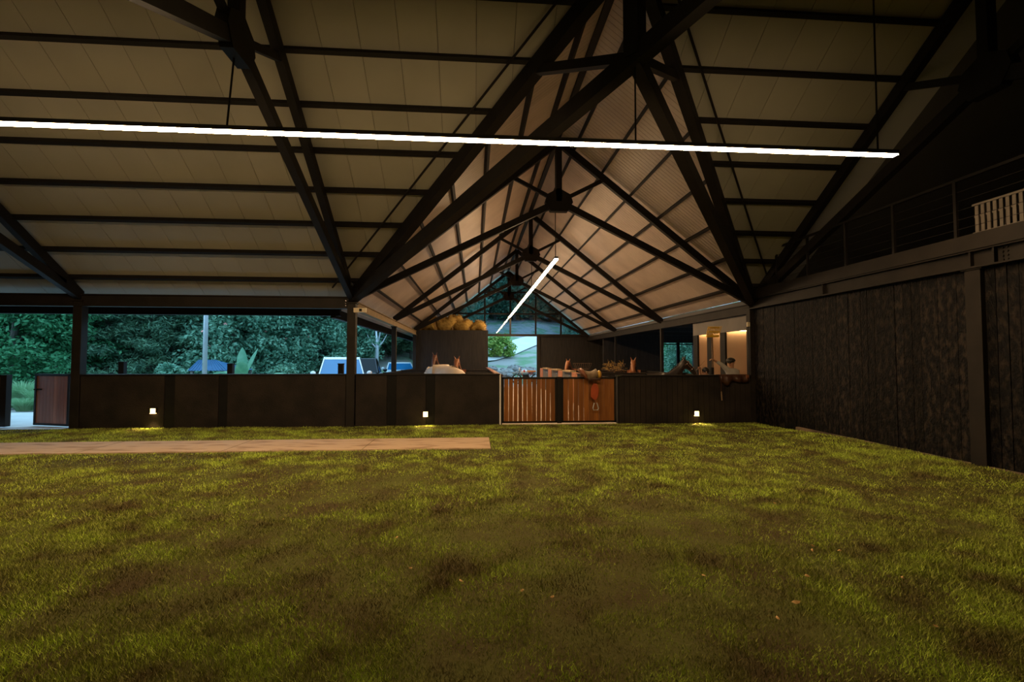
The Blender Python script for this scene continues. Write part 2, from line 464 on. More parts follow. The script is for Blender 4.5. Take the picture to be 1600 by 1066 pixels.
def slab(mb, poly, zf, t=.035, lift=0):
    if len(poly) < 3: return
    k = len(poly)
    vs = [(x, y, zf(x, y) + lift) for x, y in poly] + [(x, y, zf(x, y) + lift + t) for x, y in poly]
    mb.add(vs, [tuple(range(k))[::-1], tuple(range(k, 2 * k))] + [(i, (i + 1) % k, k + (i + 1) % k, k + i) for i in range(k)])

deck = MB()
for a, b in ((XL, XB), (XB, XM), (XM, XC), (XC, XC + .85)): slab(deck, arena_poly(a, b), arena_z, .03, .05)
ca = struct(deck.build('ceiling', 'gypdark'), 'sloping cream panelled ceiling over the far half of the arena')
x = XL
while x < XC - .01:
    x1 = min(x + .6, XC)
    if x < XM < x1: x1 = XM
    m = MB(); slab(m, arena_poly(x + .004, x1 - .004), arena_z)
    m.build('ceiling_panel', 'panel', ca)
    x = x1
m = MB(); slab(m, arena_poly(XC + .004, XC + .85), arena_z); m.build('soffit_board', 'gyp', ca)
deck = MB(); slab(deck, [(XC + .85, YC), (13.5, YC), (13.5, Y0 + .1), (XC + .85, Y0 + .1)], arena_z, .05)
slab(deck, [(XC, YN - .4), (13.5, YN - .4), (13.5, YC), (XC, YC)], near_z, .05)
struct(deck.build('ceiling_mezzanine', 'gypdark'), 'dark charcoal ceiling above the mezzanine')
deck = MB(); slab(deck, [(XL, YN - .4), (XC, YN - .4), (XC, YC), (XL, YC)], near_z, .05)
slab(deck, [(XL, -5), (14, -5), (14, YN - .3), (XL, YN - .3)], lambda x, y: 3.1, .05)
struct(deck.build('ceiling_near', 'panel'), 'cream ceiling over the near half of the arena')
deckl = MB(); slab(deckl, wing_poly(-1, YC, YG + .5), wingl_z, .03, .05)
cl = struct(deckl.build('ceiling_wing_left', 'gypdark'), 'left slope of the pinkish ribbed stable ceiling')
deckr = MB(); slab(deckr, wing_poly(1, YC, YG + .5), wingr_z, .03, .05)
cr = struct(deckr.build('ceiling_wing_right', 'gypdark'), 'right slope of the pinkish ribbed stable ceiling')
y = YC
while y < YG + .45:
    for side, par, zf in ((-1, cl, wingl_z), (1, cr, wingr_z)):
        m = MB()
        for k in range(5):
            a = y + k * .125
            slab(m, wing_poly(side, a + .005, a + .12), zf, .03)
        if m.v: m.build('ceiling_panel', 'wpanel', par)
    y += .625
# purlins
PS = [.31 + .703 * i for i in range(8)]
for s_ in PS:
    y = Y0 - s_; z = ZE + KA * s_ + PO - .055
    xv = XB + s_ * RT
    MB().bar((XL, y, z), (xv, y, z), .07, .11, (0, -KA, 1) and (0, KA, 1)).build('purlin', 'steel', ca)
    xv2 = XC - s_ * RT
    MB().bar((xv2, y, z), (XC + .02, y, z), .07, .11, (0, KA, 1)).build('purlin', 'steel', ca)
for i in range(7):
    s_ = .31 + .735 * i
    ys = Y0 - s_ / RT
    z = ZE + KW * s_ + PO - .055
    MB().bar((XB + s_, ys, z), (XB + s_, YG + .3, z), .065, .1, (-KW, 0, 1)).build('purlin', 'steel', cl)
    MB().bar((XC - s_, ys, z), (XC - s_, YG + .3, z), .065, .1, (KW, 0, 1)).build('purlin', 'steel', cr)
# thin rods beside the valleys
for sg, xa in ((1, XB), (-1, XC)):
    p0 = Vector((xa - sg * .42, Y0 - .2, arena_z(0, Y0 - .2) - .14)); p1 = Vector((XM - sg * .55, YC + .2, arena_z(0, YC + .2) - .14))
    MB().tube([p0, p1], .022, 6).build('valley_rod', 'steel', ca)
MB().bar((XM, YC, ZE + RISE + PO - .05), (XM, YG + .3, ZE + RISE + PO - .05), .12, .14).build('ridge_bar', 'steel', cl)
# fascia and gutter outside the eaves
zg = arena_z(0, Y0 + OH)
tag(MB().box((XL, Y0 + OH - .02, zg - .24), (XB - OH * .8, Y0 + OH + .12, zg + .04)).build('gutter', 'steel'), 'long dark gutter box under the left arena eave', 'gutter')
zg = wingl_z(XB - OH, 0)
tag(MB().box((XB - OH - .12, Y0 + OH, zg - .24), (XB - OH - .002, YG + .4, zg + .0)).build('gutter', 'steel'), 'dark gutter box along the left eave of the stable wing', 'gutter')

# ------------------------------------------------------------------ trusses
def truss(label, P0, P1, w=.13, h=.19, gus=True, kp=.15, scissor=0, group=None):
    P0, P1 = Vector(P0), Vector(P1); mid = (P0 + P1) / 2
    t = thing('roof_truss', label, 'truss', mid, group)
    ax = (P1 - P0).normalized(); up = Vector((0, 0, 1)); nn = ax.cross(up)
    apex = mid + up * RISE; g = mid + up * GR
    for P in (P0, P1):
        MB().bar(P, apex, w, h, up).build('top_chord', 'steel', t)
        q = P + (apex - P) * .768
        if not (scissor and P is P1): MB().bar(P + up * -.02, g, w, h * .95, up).build('bottom_chord', 'steel', t)
        if scissor and P is P1:
            if scissor == 1: MB().bar(g - (q - g) * .1, q, w, h * .95, up).build('bottom_chord_end', 'steel', t)
        else: MB().bar(g, q, w * .6, h * .55, up).build('strut', 'steel', t)
        d = 1 if P is P0 else -1
        MB().prism([(0, -.12), (d * .5, .13), (d * .42, .36), (d * -.05, .06)], P, ax, up, nn, w * 1.06).build('heel_plate', 'steel', t)
    MB().bar(g, apex, kp, kp, nn).build('king_post', 'steel', t)
    if gus:
        hx = [(-.36, -.02), (-.22, -.26), (.22, -.26), (.36, -.02), (.30, .18), (0, .34), (-.30, .18)]
        MB().prism(hx, g, ax, up, nn, w * 1.25).build('gusset_plate', 'steel', t)
    return t
G = 'steel scissor trusses of the hall'
for yy, lb in ((Y0, 'dark steel scissor truss of the stable wing directly above the wooden gate'),
               (Y0 + S, 'second dark steel scissor truss into the stable wing, near end of the strip lamp'),
               (Y0 + 2 * S, 'third dark steel scissor truss into the stable wing, over the hay sacks'),
               (YG - .12, 'farthest dark steel truss, against the glazed gable')):
    truss(lb, (XB, yy, ZE), (XC, yy, ZE), .12, .17, group=G)
for xx, lb in ((XL + .1, 'dark steel arena truss at the left end, outside the picture'),
               (XA, 'dark steel arena truss rising from the post beside the open left gate'),
               (XB, 'dark steel arena truss rising leftwards from the post before the white car'),
               (XC, 'dark steel arena truss above the charred board wall')):
    truss(lb, (xx, Y0, ZE), (xx, YN, ZE), .13, .2, group=G)
truss('thick diagonal valley truss rising to the right from the post before the white car', (XB, Y0, ZE), (XC, YN, ZE), .19, .25, gus=False, kp=.22, scissor=1, group=G)
truss('thick diagonal valley truss rising to the left from the charred wall corner', (XC, Y0, ZE), (XB, YN, ZE), .17, .24, gus=False, kp=.20, scissor=2, group=G)

# ------------------------------------------------------------------ posts and beams
def post(x, y, z1, label, w=.2, z0=0):
    t = thing('steel_post', label, 'post', (x, y, z0), 'steel posts of the hall')
    MB().box((x - w / 2, y - w / 2, z0), (x + w / 2, y + w / 2, z1)).build('shaft', 'steel2', t, bevel=.008)
    MB().box((x - w * .8, y - w * .8, z0), (x + w * .8, y + w * .8, z0 + .02)).build('foot_plate', 'steel2', t)
    MB().box((x - w * .65, y - w * .65, z1 - .03), (x + w * .65, y + w * .65, z1)).build('cap_plate', 'steel2', t)
    return t
post(XA, Y0 + .05, 3.02, 'dark steel post beside the open wooden gate leaf')
post(XB, Y0 + .02, 3.02, 'dark steel post in front of the white car')
post(XC - .02, Y0 + .05, 3.02, 'dark steel corner post between low wall and charred wall', .18)
post(XB, Y0 + S, 2.86, 'dark steel post on the left stall wall before the silver car', .17)
post(XB, Y0 + 2 * S, 2.86, 'dark steel post at the left corner of the black tack room', .17)
post(XC, Y0 + S, 2.86, 'slim steel post left of the blue-green window', .11)
post(XC, Y0 + 2 * S, 2.86, 'slim steel post between hay rack and chestnut horse', .09)
# steel column on the charred wall
t = thing('wall_column', 'brown steel column set on the charred board wall', 'column', (XC - .03, 6.42, 0))
MB().box((XC - .07, 6.31, .05), (XC + .02, 6.53, 2.95)).build('shaft', 'steel2', t, bevel=.006)
MB().box((XC - .09, 6.27, 2.93), (XC + .02, 6.57, 2.96)).build('cap_plate', 'steel2', t)

def ibeam(p0, p1, z0, z1, label, mt='steel2', w=.18, holes=()):
    p0, p1 = Vector(p0), Vector(p1)
    t = thing('eave_beam', label, 'beam', (p0 + p1) / 2 * Vector((1, 1, 0)) + Vector((0, 0, z0)) if False else ((p0.x + p1.x) / 2, (p0.y + p1.y) / 2, z0))
    f = .025
    MB().bar((p0.x, p0.y, z0 + f / 2), (p1.x, p1.y, z0 + f / 2), w, f).build('bottom_flange', mt, t)
    MB().bar((p0.x, p0.y, z1 - f / 2), (p1.x, p1.y, z1 - f / 2), w, f).build('top_flange', mt, t)
    MB().bar((p0.x, p0.y, (z0 + z1) / 2), (p1.x, p1.y, (z0 + z1) / 2), w * .55, z1 - z0 - 2 * f).build('web', mt, t)
    for q in holes:
        MB().tube([q, (q[0], q[1] - .02, q[2])], .014, 6).build('bolt', 'chrome', t)
    return t
ibeam((XL, Y0 + .02, 0), (XB - .1, Y0 + .02, 0), 2.87, 3.16, 'long dark eave beam over the left arena opening',
      holes=[(XB - .14, Y0 - .04, 2.94), (XB - .14, Y0 - .04, 3.0), (XB - .14, Y0 - .04, 3.06)])
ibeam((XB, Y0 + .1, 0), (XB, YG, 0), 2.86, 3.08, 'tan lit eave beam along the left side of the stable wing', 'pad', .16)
ibeam((XC, Y0 + .1, 0), (XC, YG, 0), 2.84, 3.10, 'brownish eave beam along the right side of the stable wing', 'steel2', .16)
t = thing('edge_beam', 'deep brown steel beam along the mezzanine edge above the charred wall', 'beam', (XC, 4, 2.95))
MB().box((XC - .11, -4.9, 2.95), (XC + .1, Y0, 2.975)).build('bottom_flange', 'steel2', t)
MB().box((XC - .04, -4.9, 2.97), (XC + .05, Y0, 3.2)).build('web', 'steel2', t)
MB().box((XC - .11, -4.9, 3.19), (XC + .1, Y0, 3.215)).build('top_flange', 'steel2', t)
MB().box((XC - .13, -4.9, 3.215), (XC + .0, Y0, 3.44)).build('fascia', 'steel2', t)
for yy in (6.1, 6.42, 9.4):
    MB().box((XC - .10, yy - .012, 2.97), (XC - .03, yy + .012, 3.2)).build('stiffener', 'steel2', t)
for yy in (6.02, 5.96):
    for k in range(4): MB().tube([(XC - .04, yy, 3.0 + k * .055), (XC - .055, yy, 3.0 + k * .055)], .014, 6).build('bolt', 'steel2', t)
struct(MB().box((XC, -5, 3.2), (13.5, Y0, 3.4)).build('floor_mezzanine', 'gypdark'), 'dark mezzanine floor slab beyond the railing')
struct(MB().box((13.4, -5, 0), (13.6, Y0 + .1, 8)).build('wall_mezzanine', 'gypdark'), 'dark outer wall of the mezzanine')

# railing
t = thing('railing', 'thin black cable railing along the mezzanine edge', 'railing', (XC - .05, 6, 3.44))
RX = XC - .06
yy = 10.95
while yy > -4.5:
    MB().box((RX - .02, yy - .022, 3.44), (RX + .02, yy + .022, 4.30)).build('post', 'steel', t)
    yy -= 1.08
MB().box((RX - .025, -4.6, 4.29), (RX + .025, 11.2, 4.33)).build('top_rail', 'steel', t)
for k in range(5):
    MB().tube([(RX, -4.6, 3.57 + k * .14), (RX, 11.2, 3.57 + k * .14)], .004, 5).build('cable', 'steel', t)
# slatted bench on the mezzanine
t = thing('slatted_bench', 'pale slatted timber bench behind the mezzanine railing', 'bench', (XC + .4, 5.2, 3.4))
bx = XC + .14
sm = MB().box((-.01, -.024, 0), (.01, .024, .40)).mesh('slat'); sm.materials.append(MT['slat'])
yy = 6.5
while yy > 4.0:
    inst('slat', sm, t, (bx, yy, 3.51)); yy -= .083
MB().box((bx - .014, 3.98, 3.91), (bx + .014, 6.56, 3.94)).build('top_rail', 'slat', t)
MB().box((bx - .014, 3.98, 3.48), (bx + .014, 6.56, 3.515)).build('bottom_rail', 'slat', t)
MB().box((bx + .02, 3.98, 3.74), (bx + .5, 6.56, 3.77)).build('seat', 'slat', t)
for lx in (bx + .06, bx + .44):
    for ly in (4.05, 6.49): MB().box((lx - .025, ly - .025, 3.4), (lx + .025, ly + .025, 3.74)).build('leg', 'slat', t)

# ------------------------------------------------------------------ strip lamps
def strip(label, p0, p1, hang, side=.013):
    p0, p1 = Vector(p0), Vector(p1); d = (p1 - p0).normalized()
    t = thing('strip_lamp', label, 'lamp', (p0 + p1) / 2)
    MB().bar(p0, p1, .095, side).build('diffuser', 'lamp', t)
    up = Vector((0, 0, side / 2 + .028))
    MB().bar(p0 + up - d * .01, p1 + up + d * .01, .10, .055).build('housing', 'alu', t)
    for (a, b) in hang: MB().tube([a, b], .012, 6).build('cable', 'steel', t)
    return t
ZL = 4.46
strip('long glowing white strip lamp hung across the arena', (-8.9, YC, ZL), (5.81, YC, ZL),
      [((-3.1, YC, ZL + .05), (XB, YC, ZE + GR)), ((XM, YC, ZL + .05), (XM, YC, ZE + GR)), ((5.55, YC, ZL + .05), (5.55, YC, 7.2)), ((-8.7, YC, ZL + .05), (-8.7, YC, 7.2))])
strip('glowing strip lamp hung along the ridge of the stable wing', (XM + .03, 12.6, 4.30), (XM + .03, YG - .35, 4.30),
      [((XM + .03, 12.75, 4.34), (XM + .03, 12.75, 7.2)), ((XM + .03, Y0 + S, 4.34), (XM + .03, Y0 + S, ZE + GR)), ((XM + .03, Y0 + 2 * S, 4.34), (XM + .03, Y0 + 2 * S, ZE + GR))], .024)

# low wall lamps
for (px, py), lb in (((240, 642), 'small warm wall lamp low on the black wall near the open left gate'),
                     ((665, 647), 'small warm wall lamp low on the black wall left of the wooden gate'),
                     ((1088, 646), 'small warm wall lamp low on the black wall right of the wooden gate')):
    p = at(px, py, 1, Y0 - .05)
    t = thing('wall_lamp', lb, 'lamp', p)
    MB().box((p.x - .07, Y0 - .075, p.z - .055), (p.x + .07, Y0 - .025, p.z + .075)).build('housing', 'alu', t)
    MB().box((p.x - .055, Y0 - .082, p.z - .05), (p.x + .055, Y0 - .072, p.z + .055)).build('lens', 'step', t)
    MB().box((p.x - .055, Y0 - .10, p.z - .066), (p.x + .055, Y0 - .03, p.z - .056)).build('down_lens', 'step', t)
    ld = bpy.data.lights.new('wall_lamp_beam', 'SPOT'); ld.energy = 60; ld.color = (1, .68, .25); ld.spot_size = 1.8; ld.spot_blend = .6; ld.shadow_soft_size = .03
    lo = bpy.data.objects.new('beam', ld); col.objects.link(lo); lo.parent = t
    lo.location = Vector((p.x, Y0 - .13, p.z - .03)) - Vector(p); lo.rotation_euler = (-.45, 0, 0)
    MB().box((p.x - .07, Y0 - .105, p.z + .06), (p.x + .07, Y0 - .025, p.z + .075)).build('hood', 'alu', t)

# ------------------------------------------------------------------ stable wing
struct(MB().box((XB + .02, Y0 + 2 * S + .15, 0), (.66, YG - .2, 3.12)).build('wall_tack_room', 'boardfar'), 'black boarded tack room box under the hay sacks')
wg = struct(MB().box((4.12, YG, 0), (9.2, YG + .15, 3.2)).build('wall_gable', 'boardfar'), 'black boarded gable wall right of the open doorway')
t = struct(MB().box((3.95, YG - .1, 0), (4.13, YG + .15, 3.15)).build('door_1', 'steel2'), 'steel jamb of the open doorway to the hillside')
MB().box((.4, YG - .08, 3.12), (XC - .1, YG + .12, 3.26)).build('lintel', 'steel2', t)
# glazed gable
win = struct(MB().box((XB, YG - .02, 3.12), (XB + .5, YG + .06, 3.3)).build('window_1', 'steel'), 'glazed gable of dark mullions and panes at the far end')
zc = lambda x: ZE + KW * min(x - XB, XC - x) + .1
xs = [XM + .12 + 1.63 * k for k in range(-3, 4)]
for x in xs:
    if zc(x) > 3.4: MB().box((x - .05, YG - .05, 3.2), (x + .05, YG + .05, zc(x))).build('mullion', 'steel', win)
zs = [3.2, 4.55, 5.93, 7.4]
for z in zs[1:3]:
    x0 = XB + (z - ZE) / KW; x1 = XC - (z - ZE) / KW
    MB().box((x0, YG - .045, z - .045), (x1, YG + .045, z + .045)).build('transom', 'steel', win)
bx = [XB] + xs + [XC]
for i in range(len(bx) - 1):
    for j in range(3):
        p = [(bx[i] + .05, zs[j] + .04), (bx[i + 1] - .05, zs[j] + .04), (bx[i + 1] - .05, zs[j + 1] - .04), (bx[i] + .05, zs[j + 1] - .04)]
        p = clip(p, KW, -1, ZE + .1 - KW * XB); 
        if len(p) > 2: p = clip(p, -KW, -1, ZE + .1 + KW * XC)
        if len(p) > 2: MB().prism(p, (0, YG, 0), (1, 0, 0), (0, 0, 1), (0, 1, 0), .012).build('pane', 'glass', win)
# stall walls
def lowwall(a, b, label, m='boardfar', capm='steel2'):
    o = struct(MB().box(a, b).build('wall_stall', m), label)
    MB().box((a[0] - .03, a[1] - .03, b[2]), (b[0] + .03, b[1] + .03, b[2] + .035)).build('cap', capm, o)
    return o
lowwall((.58, Y0 + .14, 0), (.68, 24.5, 1.2), 'low dark stall wall along the left of the aisle', 'boardside', 'leather')
lowwall((XB - .05, Y0 + .2, 0), (XB + .05, 24.5, 1.14), 'low dark outer stall wall on the left side', 'boardside')
for yy, s_ in ((16.0, 'first'), (19.8, 'second')):
    lowwall((XB + .06, yy, 0), (.56, yy + .1, 1.17), 'dark partition between the %s stalls on the left' % s_)
    lowwall((3.96, yy, 0), (XC - .06, yy + .1, 1.15), 'dark partition between the %s stalls on the right' % s_)
lowwall((3.68, Y0 + .14, 0), (3.78, 17.2, 1.1), 'low dark stall wall on the right of the aisle', 'boardside')
lowwall((XC - .05, 15.3, 0), (XC + .05, 27, 1.12), 'low dark outer stall wall on the right side', 'boardside')
# stall fronts in grey and orange on the right of the aisle
kd = [905, 896, 880, 874, 863, 858, 849, 845]
ds = [753 * 3.74 / (p - 742) for p in kd]
dk = 0; words = ['nearest', 'middle', 'farthest']
for i in range(7):
    if i % 2 == 0:
        tag(MB().box((3.70, ds[i] + .01, 0), (3.86, ds[i + 1] - .01, 1.14)).build('stall_pier', 'stallorange', bevel=.008),
            ['orange timber stall pier beside the saddle', 'orange timber stall pier behind the nearest grey door', 'orange timber stall pier between the two far grey doors', 'orange timber stall pier beside the doorway'][i // 2], 'pier', 'orange stall piers')
    else:
        t = thing('stall_door', '%s grey stall door with a pale cap along the aisle' % words[dk], 'door', (3.78, (ds[i] + ds[i + 1]) / 2, 0), 'grey stall doors')
        MB().box((3.72, ds[i] + .02, .04), (3.80, ds[i + 1] - .02, 1.13)).build('leaf', 'stallgrey', t, bevel=.01)
        MB().box((3.66, ds[i] + .12, 1.13), (3.90, ds[i + 1] - .3, 1.2)).build('cap', 'pad', t, bevel=.01)
        MB().box((3.695, ds[i] + .3, .98), (3.72, ds[i] + .5, 1.01)).build('latch', 'chrome', t)
        dk += 1
# right-hand shed behind the stalls
ws = struct(MB().box((XC + .1, 27.2, 0), (10.85, 27.35, 3.2)).build('wall_shed', 'boardfar'), 'dark back wall of the side shed on the right')
MB().box((12.68, 27.2, 0), (14, 27.35, 3.2)).build('wall_panel', 'boardfar', ws)
MB().box((10.85, 27.2, 2.62), (12.68, 27.35, 3.2)).build('wall_panel', 'boardfar', ws)
MB().box((10.85, 27.2, 0), (12.68, 27.35, .8)).build('wall_panel', 'boardfar', ws)
win2 = struct(MB().box((11.70, 27.18, .8), (11.86, 27.3, 2.62)).build('window_2', 'black'), 'open window in the shed showing blue-green foliage')
MB().box((10.85, 27.18, 2.5), (12.68, 27.22, 2.56)).build('frame', 'black', win2)
struct(MB().box((9.1, 27.3, 0), (9.25, YG + .1, 3.2)).build('wall_sky_block', 'boardside'), 'unseen dark wall added between gable and side shed to block sky light')  # added out of view to keep sky light off the gable wall
struct(MB().box((XC + .1, 27.3, 3.12), (9.3, YG + .2, 3.25)).build('ceiling_sky_block', 'gypdark'), 'unseen dark ceiling added behind the side shed to block sky light')  # added lid over the same gap, shuts out sky light from above
struct(MB().box((13.9, 12, 0), (14.1, 27.3, 3.2)).build('wall_shed_right', 'boardside'), 'dark outer wall of the side shed')
struct(MB().box((XC + .1, 12.1, 3.12), (14.1, 27.35, 3.25)).build('ceiling_shed', 'gypdark'), 'dark flat ceiling of the side shed')
for k, yy in enumerate((18.5, 21.5, 24.5)):
    tag(MB().box((XC + .12, yy, 2.92), (13.8, yy + .12, 3.12)).build('ceiling_joist', 'steel2'), '%s dark joist under the side shed ceiling' % words[k], 'joist', 'joists of the side shed')
# lit cubicles with three openings
op = [(12.42, 13.55), (13.83, 14.37), (14.64, 15.29)]
wl = struct(MB().box((XC + .02, 12.16, 2.43), (XC + .08, 15.6, 3.0)).build('wall_lit_room', 'grey'), 'grey plaster wall with three tall openings to lit cubicles')
ys = [12.16] + [v for a in op for v in a] + [15.6]
for i in range(0, 8, 2):
    MB().box((XC + .02, ys[i], 0), (XC + .08, ys[i + 1], 2.43)).build('pier', 'grey' if i == 0 else 'steel', wl)
struct(MB().box((9.0, 12.16, 0), (9.1, 15.6, 3.1)).build('wall_cubicle_back', 'peach'), 'peach back wall of the lit cubicles')
struct(MB().box((XC + .2, 12.08, 0), (9.1, 12.16, 3.1)).build('wall_cubicle_near', 'peach'), 'peach near wall of the lit cubicles')
for (a, b), wd in zip(op, ('nearest', 'middle', 'farthest')):
    struct(MB().box((XC + .08, b + .02, 0), (9.0, b + .14, 3.1)).build('wall_cubicle', 'peach'), 'warm lit peach wall of the %s cubicle' % wd)
    t = thing('led_lamp', 'warm light strip at the top of the %s cubicle' % wd, 'lamp', (8.1, b - .04, 2.5), 'cubicle light strips')
    MB().box((XC + .1, b - .06, 2.47), (8.95, b - .03, 2.485)).build('diffuser', 'led', t)
    MB().box((XC + .1, b - .07, 2.485), (8.95, b + .015, 2.53)).build('housing', 'white', t)

# ------------------------------------------------------------------ gates
def gate_leaf(t, p0, p1, z0, z1, n, m, gap, fr=.05, jit=0):
    p0, p1 = Vector(p0), Vector(p1); d = p1 - p0; Lg = d.length; d.normalize(); nn = Vector((-d.y, d.x, 0))
    up = Vector((0, 0, 1))
    for z in (z0 + fr / 2, z1 - fr / 2):
        MB().bar(p0 + up * z, p1 + up * z, fr * 1.1, fr).build('rail', 'steel', t)
    for p in (p0 + d * fr / 2, p1 - d * fr / 2):
        MB().bar(p + up * z0, p + up * z1, fr, fr * 1.1, nn).build('stile', 'steel', t)
    w = (Lg - 2 * fr) / n
    for i in range(n):
        c = p0 + d * (fr + (i + .5) * w)
        g = gap[i] if isinstance(gap, (list, tuple)) else gap
        tilt = random.uniform(-jit, jit)
        MB().bar(c + up * (z0 + fr) - d * tilt, c + up * (z1 - fr) + d * tilt, w - g, .022, nn).build('board', m, t)
gm = .65 + (3.59 - .65) * .5
t = thing('gate', 'left leaf of the orange wooden double gate, light through its gaps', 'gate', (1.4, Y0, 0), 'wooden double gate')
gate_leaf(t, (.68, Y0 + .02, 0), (gm - .06, Y0 + .02, 0), .04, 1.185, 11, 'gate', [.010, .016, .02, .02, .018, .006, .012, .016, .018, .012, .008], .045, .004)
MB().box((.655, Y0 - .01, 0), (.68, Y0 + .05, 1.26)).build('hinge_post', 'steel', t)
t = thing('gate', 'right leaf of the orange wooden double gate, saddle hung over it', 'gate', (2.9, Y0, 0), 'wooden double gate')
gate_leaf(t, (gm + .06, Y0 + .02, 0), (3.58, Y0 + .02, 0), .04, 1.185, 10, 'gate', [.008, .014, .016, .012, .008, .005, .005, .005, .006, .005], .045, .003)
MB().box((gm - .055, Y0 - .02, .03), (gm + .055, Y0 + .06, 1.19)).build('meeting_stile', 'steel', t)
MB().box((3.56, Y0 - .06, 1.2), (3.72, Y0 - .02, 1.23)).build('bolt', 'chrome', t)
t = thing('gate_post', 'pale steel gate post at the left end of the wooden gate', 'post', (.62, Y0, 0))
MB().box((.612, Y0 - .02, 0), (.65, Y0 + .06, 1.24)).build('shaft', 'white', t)
t = thing('gate', 'red-brown wooden gate leaf standing open beside the left post', 'gate', (-10.2, 12.6, 0), 'outer gates')
gate_leaf(t, (-9.62, 12.30, 0), (-10.66, 12.62, 0), .03, 1.27, 9, 'gate2', .006, .05)
MB().box((-10.62, 12.52, .88), (-10.45, 12.60, .91)).build('latch', 'steel', t)
t = thing('gate', 'red-brown wooden gate leaf cut by the left edge of the picture', 'gate', (-11.6, 12.3, 0), 'outer gates')
gate_leaf(t, (-12.3, 12.16, 0), (-11.14, 12.36, 0), .03, 1.25, 9, 'gate2', .006, .06)
MB().box((-11.16, 12.28, .03), (-11.02, 12.42, 1.25)).build('edge_post', 'steel', t)

# sounding board
tr = struct(MB().box((-14, 8.83, -.05), (.29, 10.02, .022)).build('trim_1', 'sand'), 'long pale sandy track board set in the lawn before the black wall', 'track')
for xx in (-11.6, -9.2, -6.8, -4.4, -2.0):
    MB().box((xx - .004, 8.83, .018), (xx + .004, 10.02, .0235)).build('joint', 'soil', tr)

# ------------------------------------------------------------------ grass
def noise2(x, y, sc, seed):
    g = np.random.default_rng(seed).random((64, 64)); x = x * sc; y = y * sc
    i = np.floor(x).astype(int); j = np.floor(y).astype(int); fx = x - i; fy = y - j
    fx = fx * fx * (3 - 2 * fx); fy = fy * fy * (3 - 2 * fy)
    a = g[i % 64, j % 64]; b = g[(i + 1) % 64, j % 64]; c = g[i % 64, (j + 1) % 64]; d = g[(i + 1) % 64, (j + 1) % 64]
    return a * (1 - fx) * (1 - fy) + b * fx * (1 - fy) + c * (1 - fx) * fy + d * fx * fy
def lawn():
    zones = [(-3.2, 4.2, 1.3, 3.2, 17000, .0042, 1.0), (-5.2, 6.2, 3.2, 5.2, 11000, .0055, 1.05), (-8, XC - .05, 5.2, 8, 5200, .0085, 1.1), (-12.5, XC - .05, 8, Y0 - .09, 2800, .013, 1.2), (-14, XC - .05, -3, 1.3, 500, .012, 1.1)]
    V = []; 
    for x0, x1, y0, y1, dens, wd, hs in zones:
        n = int((x1 - x0) * (y1 - y0) * dens)
        x = rng.uniform(x0, x1, n); y = rng.uniform(y0, y1, n)
        lush = .6 * noise2(x + 40, y + 40, 1.1, 3) + .4 * noise2(x + 40, y + 40, 4.0, 4)
        keep = (rng.random(n) < np.clip(.35 + 1.5 * (lush - .25), .25, 1)) & ~((x < .31) & (y > 8.8) & (y < 10.05))
        x, y, lush = x[keep], y[keep], lush[keep]; n = len(x)
        h = hs * (.014 + .026 * lush) * rng.uniform(.5, 1.35, n)
        a = rng.uniform(0, 2 * np.pi, n); lean = rng.uniform(.2, 1.1, n) * h; la = rng.uniform(0, 2 * np.pi, n)
        w = wd * rng.uniform(.6, 1.2, n)
        z = lawn_z(x, y) - .003
        dx, dy = np.cos(a) * w / 2, np.sin(a) * w / 2
        p = np.stack([np.stack([x - dx, y - dy, z], -1), np.stack([x + dx, y + dy, z], -1), np.stack([x + np.cos(la) * lean, y + np.sin(la) * lean, z + h], -1)], 1)
        V.append(p.reshape(-1, 3))
    V = np.concatenate(V)
    T = np.arange(len(V)).reshape(-1, 3)
    o = bpy.data.objects.new('lawn_grass', npmesh('lawn_grass', V, T, 'grass')); col.objects.link(o)
    tag(o, 'short patchy green lawn grass covering the arena floor', 'grass', kind='stuff')
lawn()
# a few fallen leaves
lm = MB().add([(0, -.022, .004), (.014, -.006, .0), (.012, .012, .002), (0, .026, .008), (-.012, .012, .0), (-.014, -.006, .003), (0, 0, .012)],
              [(0, 1, 6), (1, 2, 6), (2, 3, 6), (3, 4, 6), (4, 5, 6), (5, 0, 6)]).mesh('fallen_leaf')
lm.materials.append(MT['leaf_dry'])
for k, (px, py) in enumerate(((720, 908), (1243, 942), (1270, 853), (1269, 860), (1312, 861), (1261, 900), (1215, 966), (1462, 979), (1410, 903), (1211, 787), (863, 933), (620, 840), (443, 812), (816, 923), (642, 888), (1100, 900))):
    p = at(px, py, 2, .03)
    o = inst('fallen_leaf', lm, None, p, (random.uniform(-.4, .4), random.uniform(-.4, .4), random.uniform(0, 6)), (.8, .8, .8) if k != 1 else (1.3, 1.3, 1.3))
    tag(o, 'small dry leaf lying on the grass', 'leaf', 'dry leaves scattered on the lawn')

